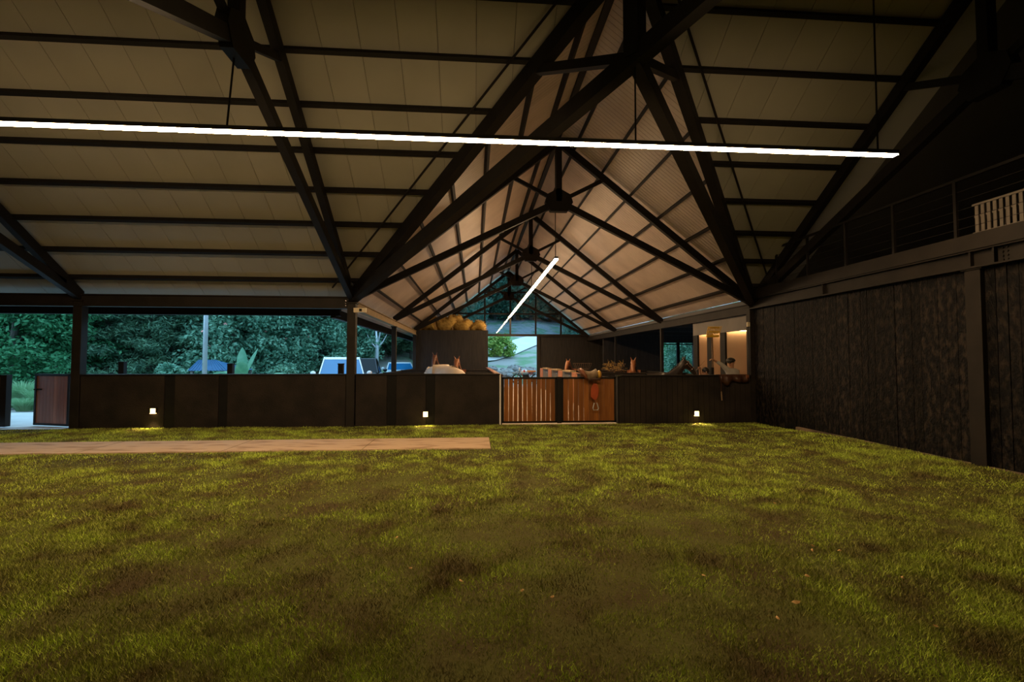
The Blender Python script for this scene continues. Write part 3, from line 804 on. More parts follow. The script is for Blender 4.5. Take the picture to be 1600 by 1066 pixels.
# ------------------------------------------------------------------ skinned figures
def skin_mesh(name, chains, lev=2, sym=None):
    """chains: list of lists of (point, radius); equal points are welded"""
    vs = []; rs = []; es = []; idx = {}
    for ch in chains:
        prev = None
        for p, r in ch:
            k = tuple(round(c, 4) for c in p)
            if k not in idx: idx[k] = len(vs); vs.append(p); rs.append(r)
            if prev is not None and prev != idx[k]: es.append((prev, idx[k]))
            prev = idx[k]
    me = bpy.data.meshes.new(name); me.from_pydata([tuple(v) for v in vs], es, [])
    o = bpy.data.objects.new(name, me); col.objects.link(o)
    o.modifiers.new('skin', 'SKIN')
    if not me.skin_vertices: me.attributes.new
    lay = me.skin_vertices[0] if me.skin_vertices else None
    if lay is None:
        import bmesh as _b
        bm = _b.new(); bm.from_mesh(me); bm.verts.layers.skin.verify(); bm.to_mesh(me); bm.free(); lay = me.skin_vertices[0]
    for i, r in enumerate(rs):
        lay.data[i].radius = r if isinstance(r, tuple) else (r, r)
        lay.data[i].use_root = i == 0
    s = o.modifiers.new('sub', 'SUBSURF'); s.levels = lev; s.render_levels = lev
    dg = bpy.context.evaluated_depsgraph_get(); dg.update()
    out = bpy.data.meshes.new_from_object(o.evaluated_get(dg))
    bpy.data.objects.remove(o); out.name = name
    for p in out.polygons: p.use_smooth = True
    return out

def horse(label, loc, rz, scl, coat, pose='up', bridle=False, mane='mane', cat_group='horses in the stable'):
    t = thing('horse', label, 'horse', loc, cat_group, rz)
    t.scale = (scl, scl, scl)
    if pose == 'down':
        nk = [((.62, 0, 1.2), .2), ((.88, 0, .98), .15), ((1.04, 0, .74), .115)]
        hd = [((1.10, 0, .62), .115), ((1.16, 0, .42), .085), ((1.18, 0, .24), .065), ((1.18, 0, .17), .05)]
        ear = ((1.10, 0, .84), (1.12, 0, .93))
    else:
        nk = [((.60, 0, 1.30), .21), ((.80, 0, 1.52), .155), ((.97, 0, 1.74), .115)]
        hd = [((1.06, 0, 1.72), .125), ((1.20, 0, 1.56), .10), ((1.32, 0, 1.40), .08), ((1.36, 0, 1.33), .062)]
        ear = ((.95, 0, 1.86), (.97, 0, 2.0))
    spine = [((-.02, 0, 1.06), (.30, .33)), ((.38, 0, 1.12), (.27, .31)), nk[0]]
    ch = [spine, nk + hd,
          [((-.02, 0, 1.06), .3), ((-.46, 0, 1.12), (.28, .31)), ((-.74, 0, 1.12), (.2, .22))]]
    for s in (-1, 1):
        ch.append([((.38, 0, 1.12), .3), ((.42, s * .15, .84), .125), ((.43, s * .16, .46), .062), ((.43, s * .16, .15), .042), ((.47, s * .16, .04), .06)])
        ch.append([((-.46, 0, 1.12), .3), ((-.52, s * .15, .86), .165), ((-.72, s * .16, .48), .068), ((-.68, s * .16, .15), .044), ((-.64, s * .16, .04), .06)])
        e0, e1 = ear
        ch.append([nk[2], ((e0[0], s * .065, e0[2]), .036), ((e1[0], s * .115, e1[2]), .010)])
    me = skin_mesh('horse_body', ch)
    me.materials.append(MT[coat])
    inst('body', me, None).parent = t
    OFF_t = OFF[t.name]; OFF[t.name] = Vector()
    # mane along the crest
    a, b, c = (Vector(n_[0]) for n_ in nk)
    m = MB(); cr = []
    crest = [a.lerp(b, k / 4) for k in range(4)] + [b.lerp(c, k / 4) for k in range(5)]
    d = (c - a).normalized(); back = Vector((-d.z, 0, d.x))
    if back.z < 0 and pose != 'down': back = -back
    if pose == 'down': back = Vector((abs(back.x), 0, abs(back.z)))
    for k, p in enumerate(crest):
        rad = .2 - .1 * k / 8
        q = p + back * (rad * .98)
        m.tube([q + Vector((0, .01, .02)), q + Vector((0, .07, -.03)), q + back * -.1 + Vector((0, rad * .85, -.12)), q + back * -.16 + Vector((0, rad * .95, -.24))], [.03, .035, .028, .006], 6)
    m.build('mane', mane, t, smooth=True)
    MB().tube([(-.88, 0, 1.16), (-1.0, 0, 1.1), (-1.06, 0, .85), (-1.04, 0, .5), (-1.02, 0, .35)], [.04, .055, .08, .07, .015], 8).build('tail', mane, t, smooth=True)
    j, n1 = Vector(hd[0][0]), Vector(hd[1][0])
    e = j.lerp(n1, .25)
    for s in (-1, 1): MB().ball(e + Vector((.02, s * .095, .02)), .022, 8, 6).build('eye', 'eye', t, smooth=True)
    if bridle:
        m = MB()
        for cc, rad in ((Vector(hd[1][0]), .094), (j.lerp(Vector(nk[2][0]), .5), .135)):
            ax = (Vector(hd[2][0]) - j).normalized(); sd = Vector((0, 1, 0)); v3 = ax.cross(sd)
            m.tube([cc + sd * (math.cos(q) * rad) + v3 * (math.sin(q) * rad) for q in np.linspace(0, 2 * math.pi, 17)], .012, 5)
        for s in (-1, 1): m.tube([Vector(hd[1][0]) + Vector((0, s * .094, 0)), j + Vector((-.05, s * .125, .03))], .011, 5)
        bo = m.build('bridle', 'leather', t)
        for s in (-1, 1):
            MB().ball(Vector(hd[1][0]) + Vector((0, s * .1, 0)), .026, 8, 6).build('buckle', 'chrome', bo)
            MB().ball(j + Vector((-.04, s * .135, .02)), .026, 8, 6).build('buckle', 'chrome', bo)
    OFF[t.name] = OFF_t
    return t
PI = math.pi
p = at(693, 580, 1, 14.2)
horse('cream white horse with its back showing above the wall, head down', (p.x + .08, 14.3, 0), PI - .8, 1.03, 'horsewhite', 'down', mane='horsewhite')
p = at(680, 565, 1, 22.5)
horse('brown horse facing the aisle before the black tack room, farthest left', (p.x + .1, 23.3, 0), -PI / 2 - .12, .98, 'bay')
p = at(713, 570, 1, 17.6)
horse('chestnut horse with pricked ears behind the cream white horse', (p.x + .1, 18.5, 0), -PI / 2 - .1, .88, 'chestnut')
p = at(884, 572, 1, 22.5)
horse('chestnut horse looking over the middle grey stall door', (p.x + .42, 22.6, 0), -PI / 2 - .55, .84, 'chestnut')
p = at(986, 572, 1, 18.2)
horse('chestnut horse beside the hay rack on the right', (p.x + .3, 18.75, 0), -PI / 2 - .35, .86, 'chestnut')
p = at(1070, 565, 1, 13.7)
horse('black horse in a shiny bridle beside the person with the yellow fork', (p.x - .86, 13.8, 0), -.12, .87, 'darkhorse', bridle=True)

def person(label, loc, rz, J, shirt, cap, lev=2):
    """J: dict of joint positions (local, metres)"""
    t = thing('person', label, 'person', loc, None, rz)
    sv = OFF[t.name]; OFF[t.name] = Vector()
    V = Vector
    def hand(w, e, sgn, curl):
        w, e = V(w), V(e); d = (w - e).normalized()
        side = d.cross(V((0, 0, 1)));
        if side.length < .1: side = V((1, 0, 0))
        side.normalize(); nrm = side.cross(d)
        pm = w + d * .055
        out = [[(tuple(w), .026), (tuple(pm), .033)]]
        for k, ln in enumerate((.068, .078, .072, .056)):
            b = pm + side * ((k - 1.5) * .021) + d * .02
            q1 = b + d * ln * .5 - nrm * curl * ln * .35; q2 = q1 + d * ln * .15 - nrm * curl * ln * .5
            out.append([(tuple(pm), .033), (tuple(b), .0105), (tuple(q1), .0095), (tuple(q2), .008)])
        b = w + d * .03 + side * .035 * sgn
        out.append([(tuple(w), .026), (tuple(b), .013), (tuple(b + d * .03 + side * .018 * sgn - nrm * .02), .011), (tuple(b + d * .055 - nrm * .035), .009)])
        return out
    ch = [[(J['pelvis'], (.16, .12)), (J['waist'], (.13, .10)), (J['chest'], (.165, .115)), (J['neckb'], .065), (J['neck'], .055), (J['head'], .085), (J['crown'], .082)]]
    for s in 'LR':
        ch.append([(J['chest'], (.165, .115)), (J['sh' + s], .058), (J['el' + s], .043), (J['wr' + s], .028)])
        ch += hand(J['wr' + s], J['el' + s], 1 if s == 'L' else -1, J.get('curl' + s, .5))
        ch.append([(J['pelvis'], (.16, .12)), (J['hip' + s], .09), (J['kn' + s], .06), (J['an' + s], .042), (J['toe' + s], .038)])
    me = skin_mesh('person_body', ch, lev); me.materials.append(MT['skin'])
    inst('body', me, None).parent = t
    def grow(r, g): return tuple(c + g for c in r) if isinstance(r, tuple) else r + g
    sc = [[(J['waist'], (.155, .12)), (J['chest'], (.185, .135)), (J['neckb'], .075)]]
    for s in 'LR':
        sc.append([(J['chest'], (.185, .135)), (J['sh' + s], .074), (J['el' + s], .058), (tuple(V(J['el' + s]).lerp(V(J['wr' + s]), J.get('sleeve' + s, .9))), .044)])
    me = skin_mesh('shirt', sc, lev); me.materials.append(MT[shirt]); inst('shirt', me, None).parent = t
    tc = [[(J['waist'], (.15, .115)), (J['pelvis'], (.175, .135))]]
    for s in 'LR': tc.append([(J['pelvis'], (.175, .135)), (J['hip' + s], .105), (J['kn' + s], .075), (J['an' + s], .06)])
    me = skin_mesh('trousers', tc, lev); me.materials.append(MT['jeans']); inst('trousers', me, None).parent = t
    # face
    h = V(J['head']); f = V(J['face']).normalized(); up = (V(J['crown']) - V(J['neck'])).normalized(); sd = f.cross(up).normalized()
    c = h + up * .02
    for s in (-1, 1):
        MB().ball(c + f * .078 + sd * (s * .032) + up * .012, .012, 8, 6).build('eye', 'eye', t)
        MB().ball(c + sd * (s * .083), (.02, .02, .03), 8, 6).build('ear', 'skin', t, smooth=True)
    MB().tube([c + f * .08 + up * .015, c + f * .108 - up * .025, c + f * .085 - up * .034], [.008, .016, .012], 6).build('nose', 'skin', t, smooth=True)
    MB().tube([c + f * .078 - sd * .022 - up * .058, c + f * .086 - up * .06, c + f * .078 + sd * .022 - up * .058], .007, 5).build('mouth', 'redleather', t)
    hb = MB().ball(c + up * .035 - f * .018, (.098, .098, .095), 14, 10)
    hb.f = [q for q in hb.f if (sum((V(hb.v[i]) for i in q), V()) / len(q) - c).dot(up * .85 - f * .8) > -.035]
    hb.build('hair', 'hair', t, smooth=True)
    if cap:
        cb = MB().ball(c + up * .05, (.122, .122, .095), 14, 10)
        cb.f = [q for q in cb.f if (sum((V(cb.v[i]) for i in q), V()) / len(q) - c).dot(up) > .045]
        hat = cb.build('cap', 'hair', t, smooth=True)
        MB().prism([(-.075, 0), (-.06, .07), (0, .095), (.06, .07), (.075, 0)], c + up * .052 + f * .085, sd, (f - up * .2).normalized(), up, .01).build('peak', 'hair', hat)
    OFF[t.name] = sv
    return t
# person 1: reaches left to the fork handle
PY = 12.62
P = at(1143, 584, 1, PY)
fh = at(1113, 561, 1, PY - .05) - Vector((P.x, PY, 0))     # grip on the handle
J = dict(pelvis=(.06, .05, .90), waist=(.05, .03, 1.06), chest=(.03, 0, 1.26), neckb=(.0, -.02, 1.385), neck=(-.01, -.03, 1.43), head=(-.03, -.04, 1.525), crown=(-.03, -.03, 1.60),
         face=(-.75, -.6, -.15), shL=(.17, .03, 1.31), elL=(.24, .06, 1.05), wrL=(.16, -.1, .85), shR=(-.13, -.03, 1.35), elR=(-.30, -.05, 1.50), wrR=(fh.x + .06, fh.y, fh.z - .04),
         hipL=(.14, .05, .84), knL=(.14, .03, .48), anL=(.14, .06, .09), toeL=(.13, -.1, .035), hipR=(-.03, .05, .84), knR=(-.05, .02, .48), anR=(-.05, .06, .09), toeR=(-.08, -.1, .035), curlR=1.2, curlL=.5, sleeveR=.78)
person('person in pale shirt and dark cap holding up a yellow fork', (P.x, PY, 0), 0, J, 'shirt', True)
# person 2: bends behind the wall, arm up to the black horse
P = at(1103, 588, 1, 13.1)
hd = at(1090, 574, 1, 13.1) - Vector((P.x, 13.1, 0))
J = dict(pelvis=(.22, .15, .80), waist=(.16, .10, .94), chest=(.06, .02, 1.08), neckb=(-.005, -.03, 1.16), neck=(-.02, -.04, 1.195), head=(-.04, -.05, 1.27), crown=(-.045, -.05, 1.345),
         face=(-.9, .1, -.3), shL=(.16, -.08, 1.10), elL=(.12, -.25, .90), wrL=(-.08, -.3, .84), shR=(-.07, .08, 1.12), elR=(-.10, .12, 1.16), wrR=(hd.x + .06, hd.y, hd.z - .07),
         hipL=(.3, .12, .74), knL=(.22, -.05, .42), anL=(.3, .1, .09), toeL=(.2, .02, .035), hipR=(.14, .2, .74), knR=(.05, .1, .42), anR=(.12, .28, .09), toeR=(.0, .25, .035), curlR=.8, sleeveR=.1)
person('dark-haired person bending behind the wall, bare arm towards the black horse', (P.x, 13.1, 0), 0, J, 'shirt2', False)

# yellow fork held up
FY = PY - .07
g = at(1113, 561, 1, FY); top = at(1113.5, 527, 1, FY)
t = thing('manure_fork', 'yellow plastic fork on a long handle held upright', 'fork', (g.x, FY, .6))
MB().tube([(g.x, FY, .62), (g.x, FY, top.z)], .014, 8).build('handle', 'handle', t, smooth=True)
MB().tube([(g.x - .01, FY, 1.0), (g.x - .01, FY, 1.42)], .05, 8).build('grip_sleeve', 'black', t)
a = at(1103, 526, 1, FY); b = at(1124, 510, 1, FY)
hd_ = MB().bar((a.x + .02, FY, a.z), (b.x - .02, FY, a.z + .01), .05, .05).build('fork_head', 'yellow', t, bevel=.01)
for k in range(11):
    fx = a.x + .02 + (b.x - a.x - .04) * k / 10
    lean = .02 + .03 * (k / 10)
    MB().tube([(fx, FY, a.z), (fx + lean * .5, FY - .01, a.z + .12), (fx + lean, FY - .07, b.z)], [.012, .012, .008], 5).build('tine', 'yellow', t)
for zz in (.45, .85):
    MB().bar((a.x + .03 + zz * .03, FY - .03, a.z + (b.z - a.z) * zz), (b.x - .02, FY - .03, a.z + (b.z - a.z) * zz), .03, .03).build('cross_bar', 'yellow', t)
# thin stick by the second person
p0 = at(1093, 573, 1, 13.05); p1 = at(1101, 564, 1, 13.05)
tag(MB().tube([p0 - (p1 - p0) * .6, p1], .006, 5).build('riding_stick', 'rope', loc=p0), 'thin pale stick in the hand of the bending person', 'stick')

# leather cover over the wall and hanging strap
m = MB(); N = 14
x0 = at(1126, 586, 1, Y0 - .07).x; x1 = at(1168, 586, 1, Y0 - .07).x
rows = []
for i in range(N + 1):
    f_ = i / N; x = x0 + (x1 - x0) * f_
    dr = .24 + .05 * math.sin(f_ * 9) - .10 * max(0, f_ - .6) * 2.2 + (-.05 if f_ < .1 else 0)
    wv = .018 * math.sin(f_ * 17)
    rows.append([(x, Y0 + .2, 1.08), (x, Y0 + .19, 1.245), (x, Y0 - .06, 1.25), (x, Y0 - .085 + wv, 1.17), (x, Y0 - .10 + wv * 1.6, 1.25 - dr * .6), (x + .01 * math.sin(i), Y0 - .085 + wv * 2, 1.25 - dr)])
vs = [p for r in rows for p in r]; k = 6
fs = [(i * k + j, (i + 1) * k + j, (i + 1) * k + j + 1, i * k + j + 1) for i in range(N) for j in range(k - 1)]
t = thing('leather_cover', 'dark brown leather cover draped over the wall below the person', 'cover', (x0, Y0, 1.25))
o = m.add(vs, fs).build('sheet', 'darkleather', t, smooth=True); sd_ = o.modifiers.new('solid', 'SOLIDIFY'); sd_.thickness = .012; sd_.offset = 1
MB().box((x1 - .05, Y0 - .105, 1.10), (x1 + .02, Y0 - .07, 1.24)).build('edge_flap', 'leather', t, bevel=.008)
q = [at(1124, 586, 1, Y0 - .06), at(1127, 600, 1, Y0 - .09), at(1127, 612, 1, Y0 - .08), at(1128, 626, 1, Y0 - .08)]
t = thing('hanging_strap', 'tan strap hanging down the black wall beside the leather cover', 'strap', q[-1])
MB().bar(q[0], q[1], .022, .012, (0, 1, 0)).build('strap_upper', 'darkleather', t); MB().bar(q[1], q[2], .02, .01, (0, 1, 0)).build('strap_middle', 'darkleather', t)
MB().bar(q[2], q[3], .025, .012, (0, 1, 0)).build('strap_end', 'rope', t)

# ------------------------------------------------------------------ saddle on the gate
c = at(922, 588, 1, Y0 + .02)
t = thing('saddle', 'brown leather saddle with golden pommel slung over the wooden gate', 'saddle', (c.x, Y0, 1.2))
m = MB(); N = 12; K = 9
for i in range(N + 1):
    f_ = i / N; x = c.x - .22 + .38 * f_
    zt = 1.30 + .075 * (abs(f_ - .5) * 2) ** 2.2
    hw = .19 - .05 * abs(f_ - .5)
    for j in range(K):
        th = -PI * .52 + PI * 1.04 * j / (K - 1)
        m.v.append((x, Y0 + .02 + math.sin(th) * hw, zt - .10 + math.cos(th) * .10 - max(0, abs(th) - 1.2) * .12))
for i in range(N):
    for j in range(K - 1): m.f.append((i * K + j, i * K + j + 1, (i + 1) * K + j + 1, (i + 1) * K + j))
o = m.build('seat', 'saddlepad', t, smooth=True); sd_ = o.modifiers.new('solid', 'SOLIDIFY'); sd_.thickness = .03; sd_.offset = -1
ps = MB()
p0 = at(908, 581, 1, Y0 - .1)
ps.tube([(p0.x - .02, Y0 + .1, 1.36), (p0.x, Y0 - .03, 1.37), (p0.x + .03, Y0 - .12, 1.31), (p0.x + .10, Y0 - .17, 1.21), (p0.x + .15, Y0 - .15, 1.12)], [.035, .05, .06, .05, .02], 8)
ps.build('cantle', 'leather', t, smooth=True)
p1 = at(935, 585, 1, Y0 - .08)
MB().ball((p1.x + .01, Y0 - .10, p1.z), (.055, .09, .10), 12, 8).build('pommel', 'goldleather', t, smooth=True)
MB().ball((p1.x + .06, Y0 - .03, p1.z - .02), (.035, .09, .10), 12, 8).build('pommel_rim', 'leather', t, smooth=True)
MB().box((c.x - .08, Y0 - .20, 1.10), (c.x + .22, Y0 - .15, 1.17)).build('skirt', 'darkleather', t, bevel=.02)
# fender (leg flap): outline with thickness
e0 = at(929, 602, 1, Y0 - .12)
fz = lambda py: at(929, py, 1, Y0 - .12).z
fxp = lambda px: at(px, 610, 1, Y0 - .12).x - e0.x
pl = [(fxp(924), fz(606)), (fxp(928), fz(599)), (fxp(933), fz(600)), (fxp(936), fz(609)), (fxp(935), fz(618)), (fxp(932), fz(625)), (fxp(928), fz(625)), (fxp(923), fz(620))]
MB().prism(pl, (e0.x, Y0 - .10, 0), (1, 0, 0), (0, 0, 1), (0, 1, 0), .022).build('fender', 'redleather', t, bevel=.008)
sx = at(931, 630, 1, Y0 - .12)
MB().bar((sx.x, Y0 - .10, fz(624)), (sx.x, Y0 - .10, fz(630)), .04, .014, (0, 1, 0)).build('stirrup_leather', 'leather', t)
ra = [(sx.x - .035, Y0 - .10, fz(630)), (sx.x - .07, Y0 - .10, fz(638)), (sx.x - .055, Y0 - .10, fz(641)), (sx.x + .055, Y0 - .10, fz(641)), (sx.x + .07, Y0 - .10, fz(638)), (sx.x + .035, Y0 - .10, fz(630)), (sx.x - .035, Y0 - .10, fz(630))]
MB().tube(ra, .013, 6).build('stirrup', 'pole', t)

# ------------------------------------------------------------------ hay sacks on the tack room
for k, (px, py, sx, sz, lb) in enumerate(((650, 510, .42, .30, 'small shaded hay sack at the left edge of the tack room roof'), (672, 507, .55, .42, 'big golden hay sack, second from the left on the tack room roof'),
        (697, 506, .60, .46, 'big golden hay sack at the top of the heap'), (722, 509, .60, .36, 'wide golden hay sack in the middle of the tack room roof'), (748, 513, .42, .28, 'small golden hay sack at the right edge of the tack room roof'),
        (708, 504, .5, .55, 'golden hay sack lying behind the others on the tack room roof'))):
    yy = 25.4 if k < 5 else 26.6
    p = at(px, py, 1, yy)
    t = thing('hay_sack', lb, 'sack', (p.x, yy, 3.12), 'hay sacks on the tack room roof')
    m = MB().ball((p.x, yy, 3.12 + sz * .72), (sx, .5, sz), 18, 12, .05)
    ph_ = random.uniform(0, 6)
    m.v = [(x + .10 * sx * math.sin(z * 9 + ph_), y_ + .08 * math.sin(x * 8 + ph_), z + .28 * sz * math.sin(x * 6.5 + ph_) + .18 * sz * math.sin(x * 15 + y_ * 9)) for x, y_, z in m.v]
    skin = list(m.v)
    m.v = [(x, y_, max(z, 3.122)) for x, y_, z in m.v]
    m.build('sack_body', 'hay', t, smooth=True)
    st = MB()
    for q in range(420):
        b_ = Vector(random.choice(skin)) + Vector((random.uniform(-.06, .06), random.uniform(-.06, .06), random.uniform(-.03, .03)))
        b_.z = max(b_.z, 3.14)
        d_ = Vector((random.uniform(-1, 1), random.uniform(-1, 1), random.uniform(-.7, .8))).normalized() * random.uniform(.08, .2)
        st.tube([b_ - d_ * .5, b_ + d_ * .5], .007, 3, False)
    st.v = [(x, y_, max(z, 3.125)) for x, y_, z in st.v]
    so_ = st.build('straw', 'hay', t); so_['kind'] = 'stuff'
    MB().tube([(p.x + sx * .3, yy - .35, 3.12 + sz * 1.2), (p.x + sx * .55, yy - .42, 3.12 + sz * .8), (p.x + sx * .62, yy - .44, 3.15)], .02, 5).build('tie_cord', 'rope', t)

# hay racks
def rack(label, pa, pb, pc, yy, hay):
    a, b, c = at(*pa, 1, yy), at(*pb, 1, yy), at(*pc, 1, yy)
    t = thing('hay_rack', label, 'rack', (a.x, yy, c.z))
    ins = (b.x - a.x) * .15
    m = MB()
    for dy in (-.2, .2):
        m.tube([(a.x, yy + dy, a.z), (b.x, yy + dy, b.z)], .012, 5); m.tube([(a.x + ins, yy + dy * .6, c.z), (b.x - ins, yy + dy * .6, c.z)], .012, 5)
    m.build('rim', 'wire', t)
    for k in range(9):
        f_ = k / 8
        for dy in (-.2, .2):
            MB().tube([(a.x + (b.x - a.x) * f_, yy + dy, a.z), (a.x + ins + (b.x - a.x - 2 * ins) * f_, yy + dy * .6, c.z)], .007, 5).build('bar', 'wire', t)
    if hay:
        m = MB()
        for k in range(110):
            q = Vector((random.uniform(a.x, b.x), yy + random.uniform(-.2, .2), random.uniform(c.z, a.z + .02)))
            d = Vector((random.uniform(-1, 1), random.uniform(-1, 1), random.uniform(-.3, 1))).normalized() * .16
            m.tube([q, q + d], .006, 3, False)
        o = m.build('hay', 'hay', t); o['kind'] = 'stuff'
    MB().box(((a.x + b.x) / 2 - .03, yy - .03, 0), ((a.x + b.x) / 2 + .03, yy + .03, c.z)).build('stand', 'wire', t)
rack('empty wire hay rack behind the saddle', (897, 568), (923, 568), (921, 577), 21, False)
rack('wire rack heaped with hay left of the slim post', (945, 568), (975, 569), (972, 580), 19, True)

# small fittings
p = at(561, 485, 1, Y0 - .12)
t = thing('floodlight', 'small cream floodlight box bracketed to the post before the white car', 'fitting', p)
MB().box((p.x - .12, Y0 - .18, p.z - .055), (p.x + .18, Y0 - .10, p.z + .055)).build('housing', 'cream', t, bevel=.008)
MB().box((p.x + .02, Y0 - .20, p.z - .03), (p.x + .08, Y0 - .18, p.z + .03)).build('sensor', 'black', t)
MB().box((p.x - .16, Y0 - .13, p.z - .02), (p.x - .11, Y0 - .04, p.z + .02)).build('bracket', 'steel', t)
p = at(1170, 507, 1, Y0 - .1)
t = thing('switch_box', 'white switch box on the corner post beside the lit room', 'fitting', p)
MB().box((p.x - .035, Y0 - .10, p.z - .06), (p.x + .035, Y0 - .05, p.z + .06)).build('case', 'cream', t, bevel=.006)
MB().tube([(p.x, Y0 - .075, p.z - .06), (p.x + .01, Y0 - .075, 1.3), (p.x + .02, Y0 - .075, .05)], .012, 6).build('conduit', 'steel2', t)

# ------------------------------------------------------------------ outside: bollards, pole, roof, plants, vehicles
for k, (px, py) in enumerate(((192, 565), (361, 568), (533, 568))):
    p = at(px, py, 1, 12.95)
    t = thing('bollard', 'short black bollard outside the wall %s' % ('near the open left gate', 'before the banana plant', 'before the white car windscreen')[k], 'bollard', (p.x, 12.95, 0), 'black bollards in the yard')
    MB().box((p.x - .065, 12.885, 0), (p.x + .065, 13.015, p.z - .03)).build('shaft', 'black', t, bevel=.006)
    MB().box((p.x - .072, 12.878, p.z - .03), (p.x + .072, 13.022, p.z)).build('cap', 'black', t, bevel=.006)
p = at(321, 530, 1, 18.5)
t = thing('lamp_pole', 'pale galvanised pole standing in the yard', 'pole', (p.x, 18.5, 0))
MB().tube([(p.x, 18.5, 0), (p.x, 18.5, 6.5)], [.085, .07], 14).build('shaft', 'pole', t, smooth=True)
MB().box((p.x - .16, 18.34, -.01), (p.x + .16, 18.66, .03)).build('base_plate', 'pole', t)
MB().tube([(p.x, 18.5, 6.4), (p.x + .3, 18.4, 6.55), (p.x + .9, 18.3, 6.6)], .03, 6).build('arm', 'pole', t)
# blue roofed shelter
yy = 21
a = at(294, 580, 1, yy); b = at(355, 580, 1, yy); c1 = at(311, 563, 1, yy + 1.2); c2 = at(338, 563, 1, yy + 1.2)
t = thing('shelter', 'low shelter with blue sheet roof behind the pale pole', 'shelter', ((a.x + b.x) / 2, yy + 1.2, 0))
ze, zr = 1.15, c1.z
m = MB().add([(a.x, yy, ze), (b.x, yy, ze), (b.x, yy + 2.4, ze), (a.x, yy + 2.4, ze), (c1.x, yy + 1.2, zr), (c2.x, yy + 1.2, zr)], [(0, 1, 5, 4), (1, 2, 5), (2, 3, 4, 5), (3, 0, 4), (3, 2, 1, 0)])
ro = m.build('roof', 'blueroof', t)
for k in range(13):
    f_ = k / 12
    MB().bar((a.x + (b.x - a.x) * f_, yy - .01, ze + .01), (c1.x + (c2.x - c1.x) * f_, yy + 1.2, zr + .01), .03, .025).build('rib', 'blueroof', ro)
for lx in (a.x + .1, b.x - .1):
    for ly in (yy + .1, yy + 2.3): MB().box((lx - .05, ly - .05, 0), (lx + .05, ly + .05, ze)).build('post', 'bark', t)
# banana plants
def banana(label, loc, leaves):
    t = thing('banana_plant', label, 'plant', loc, 'banana plants in the yard')
    MB().tube([loc, Vector(loc) + Vector((0, 0, .9))], [.12, .07], 8).build('stem', 'banana', t, smooth=True)
    for az, ln, el, droop, wd in leaves:
        base = Vector(loc) + Vector((0, 0, .85)); d = Vector((math.cos(az), math.sin(az), 0)); sd = Vector((-d.y, d.x, 0))
        m = MB(); N = 10
        for i in range(N + 1):
            f_ = i / N; p = base + d * (ln * f_ * math.cos(el)) + Vector((0, 0, ln * (f_ * math.sin(el) - droop * f_ * f_)))
            w = wd * (max(.02, math.sin(PI * min(1, .08 + f_ * .95))) ** .6) if f_ > .15 else .03
            m.v += [tuple(p - sd * w + Vector((0, 0, .3 * w))), tuple(p), tuple(p + sd * w + Vector((0, 0, .3 * w)))]
        for i in range(N):
            for j in (0, 1): m.f.append((i * 3 + j, i * 3 + j + 1, i * 3 + j + 4, i * 3 + j + 3))
        m.build('leaf', 'banana', t, smooth=True)
bp = at(378, 575, 1, 17.3)
banana('broad banana plant with two upright leaves beside the blue roof', (bp.x, 17.3, 0), [(2.0, 1.35, 1.2, .05, .17), (.9, 1.3, 1.15, .03, .16), (PI, 1.4, .75, .55, .26), (-1.9, .9, .9, .35, .24), (-.3, 1.2, .6, .5, .24), (-1.2, .95, 1.2, .2, .2), (2.6, 1.1, .7, .5, .22)])
bp = at(424, 580, 1, 16.5)
banana('low banana plant with arching leaves right of the tall one', (bp.x, 16.5, 0), [(PI, .8, .7, .5, .22), (0, .9, .65, .5, .22), (-1.6, .8, .6, .4, .24), (1.2, .9, .8, .4, .2)])
bp = at(345, 583, 1, 16.4)
banana('low banana plant before the blue roof', (bp.x, 16.4, 0), [(PI, .75, .6, .45, .24), (0, .75, .6, .45, .24), (-1.6, .7, .5, .4, .24), (1.4, .7, .9, .4, .2)])

def clump(label, px, yy, h, n, spread, m='reed', wd=.012):
    p = at(px, 600, 1, yy)
    a = rng.uniform(0, 2 * np.pi, n); rad = np.sqrt(rng.random(n)) * spread * .4
    x = p.x + np.cos(a) * rad; y = yy + np.sin(a) * rad
    hh = h * rng.uniform(.6, 1.1, n); lean = rng.uniform(.2, 1.0, n) * spread
    P = []
    for f_ in (0, .45, .8, 1):
        px_ = x + np.cos(a) * lean * f_ ** 1.8; py_ = y + np.sin(a) * lean * f_ ** 1.8; pz = hh * (f_ - .28 * f_ ** 3)
        w = wd * (1 - f_ * .85)
        P.append(np.stack([px_ - np.sin(a) * w, py_ + np.cos(a) * w, pz], -1)); P.append(np.stack([px_ + np.sin(a) * w, py_ - np.cos(a) * w, pz], -1))
    V = np.stack(P, 1).reshape(-1, 3); b = np.arange(n)[:, None] * 8
    Q = np.concatenate([b + np.array([0, 1, 3, 2]), b + np.array([2, 3, 5, 4]), b + np.array([4, 5, 7, 6])])
    z0 = max(0, float(hill_z(p.x, yy)))
    V[:, 2] += z0; V -= np.array([p.x, yy, z0])
    me = npmesh('grass_clump', V, Q, m, 4)
    o = inst('grass_clump', me, None, (p.x, yy, z0))
    tag(o, label, 'grass clump', 'ornamental grass clumps')
clump('large round ornamental grass clump seen through the open gate', 36, 17.6, 1.15, 900, .75)
clump('small pale ornamental grass clump at the edge of the yard', 40, 16.3, .55, 600, .5)
clump('ornamental grass clump half hidden by the open gate leaf', 66, 17.0, .9, 600, .6)
clump('ornamental grass clump behind the left gate leaf', 4, 17.2, .9, 500, .6)

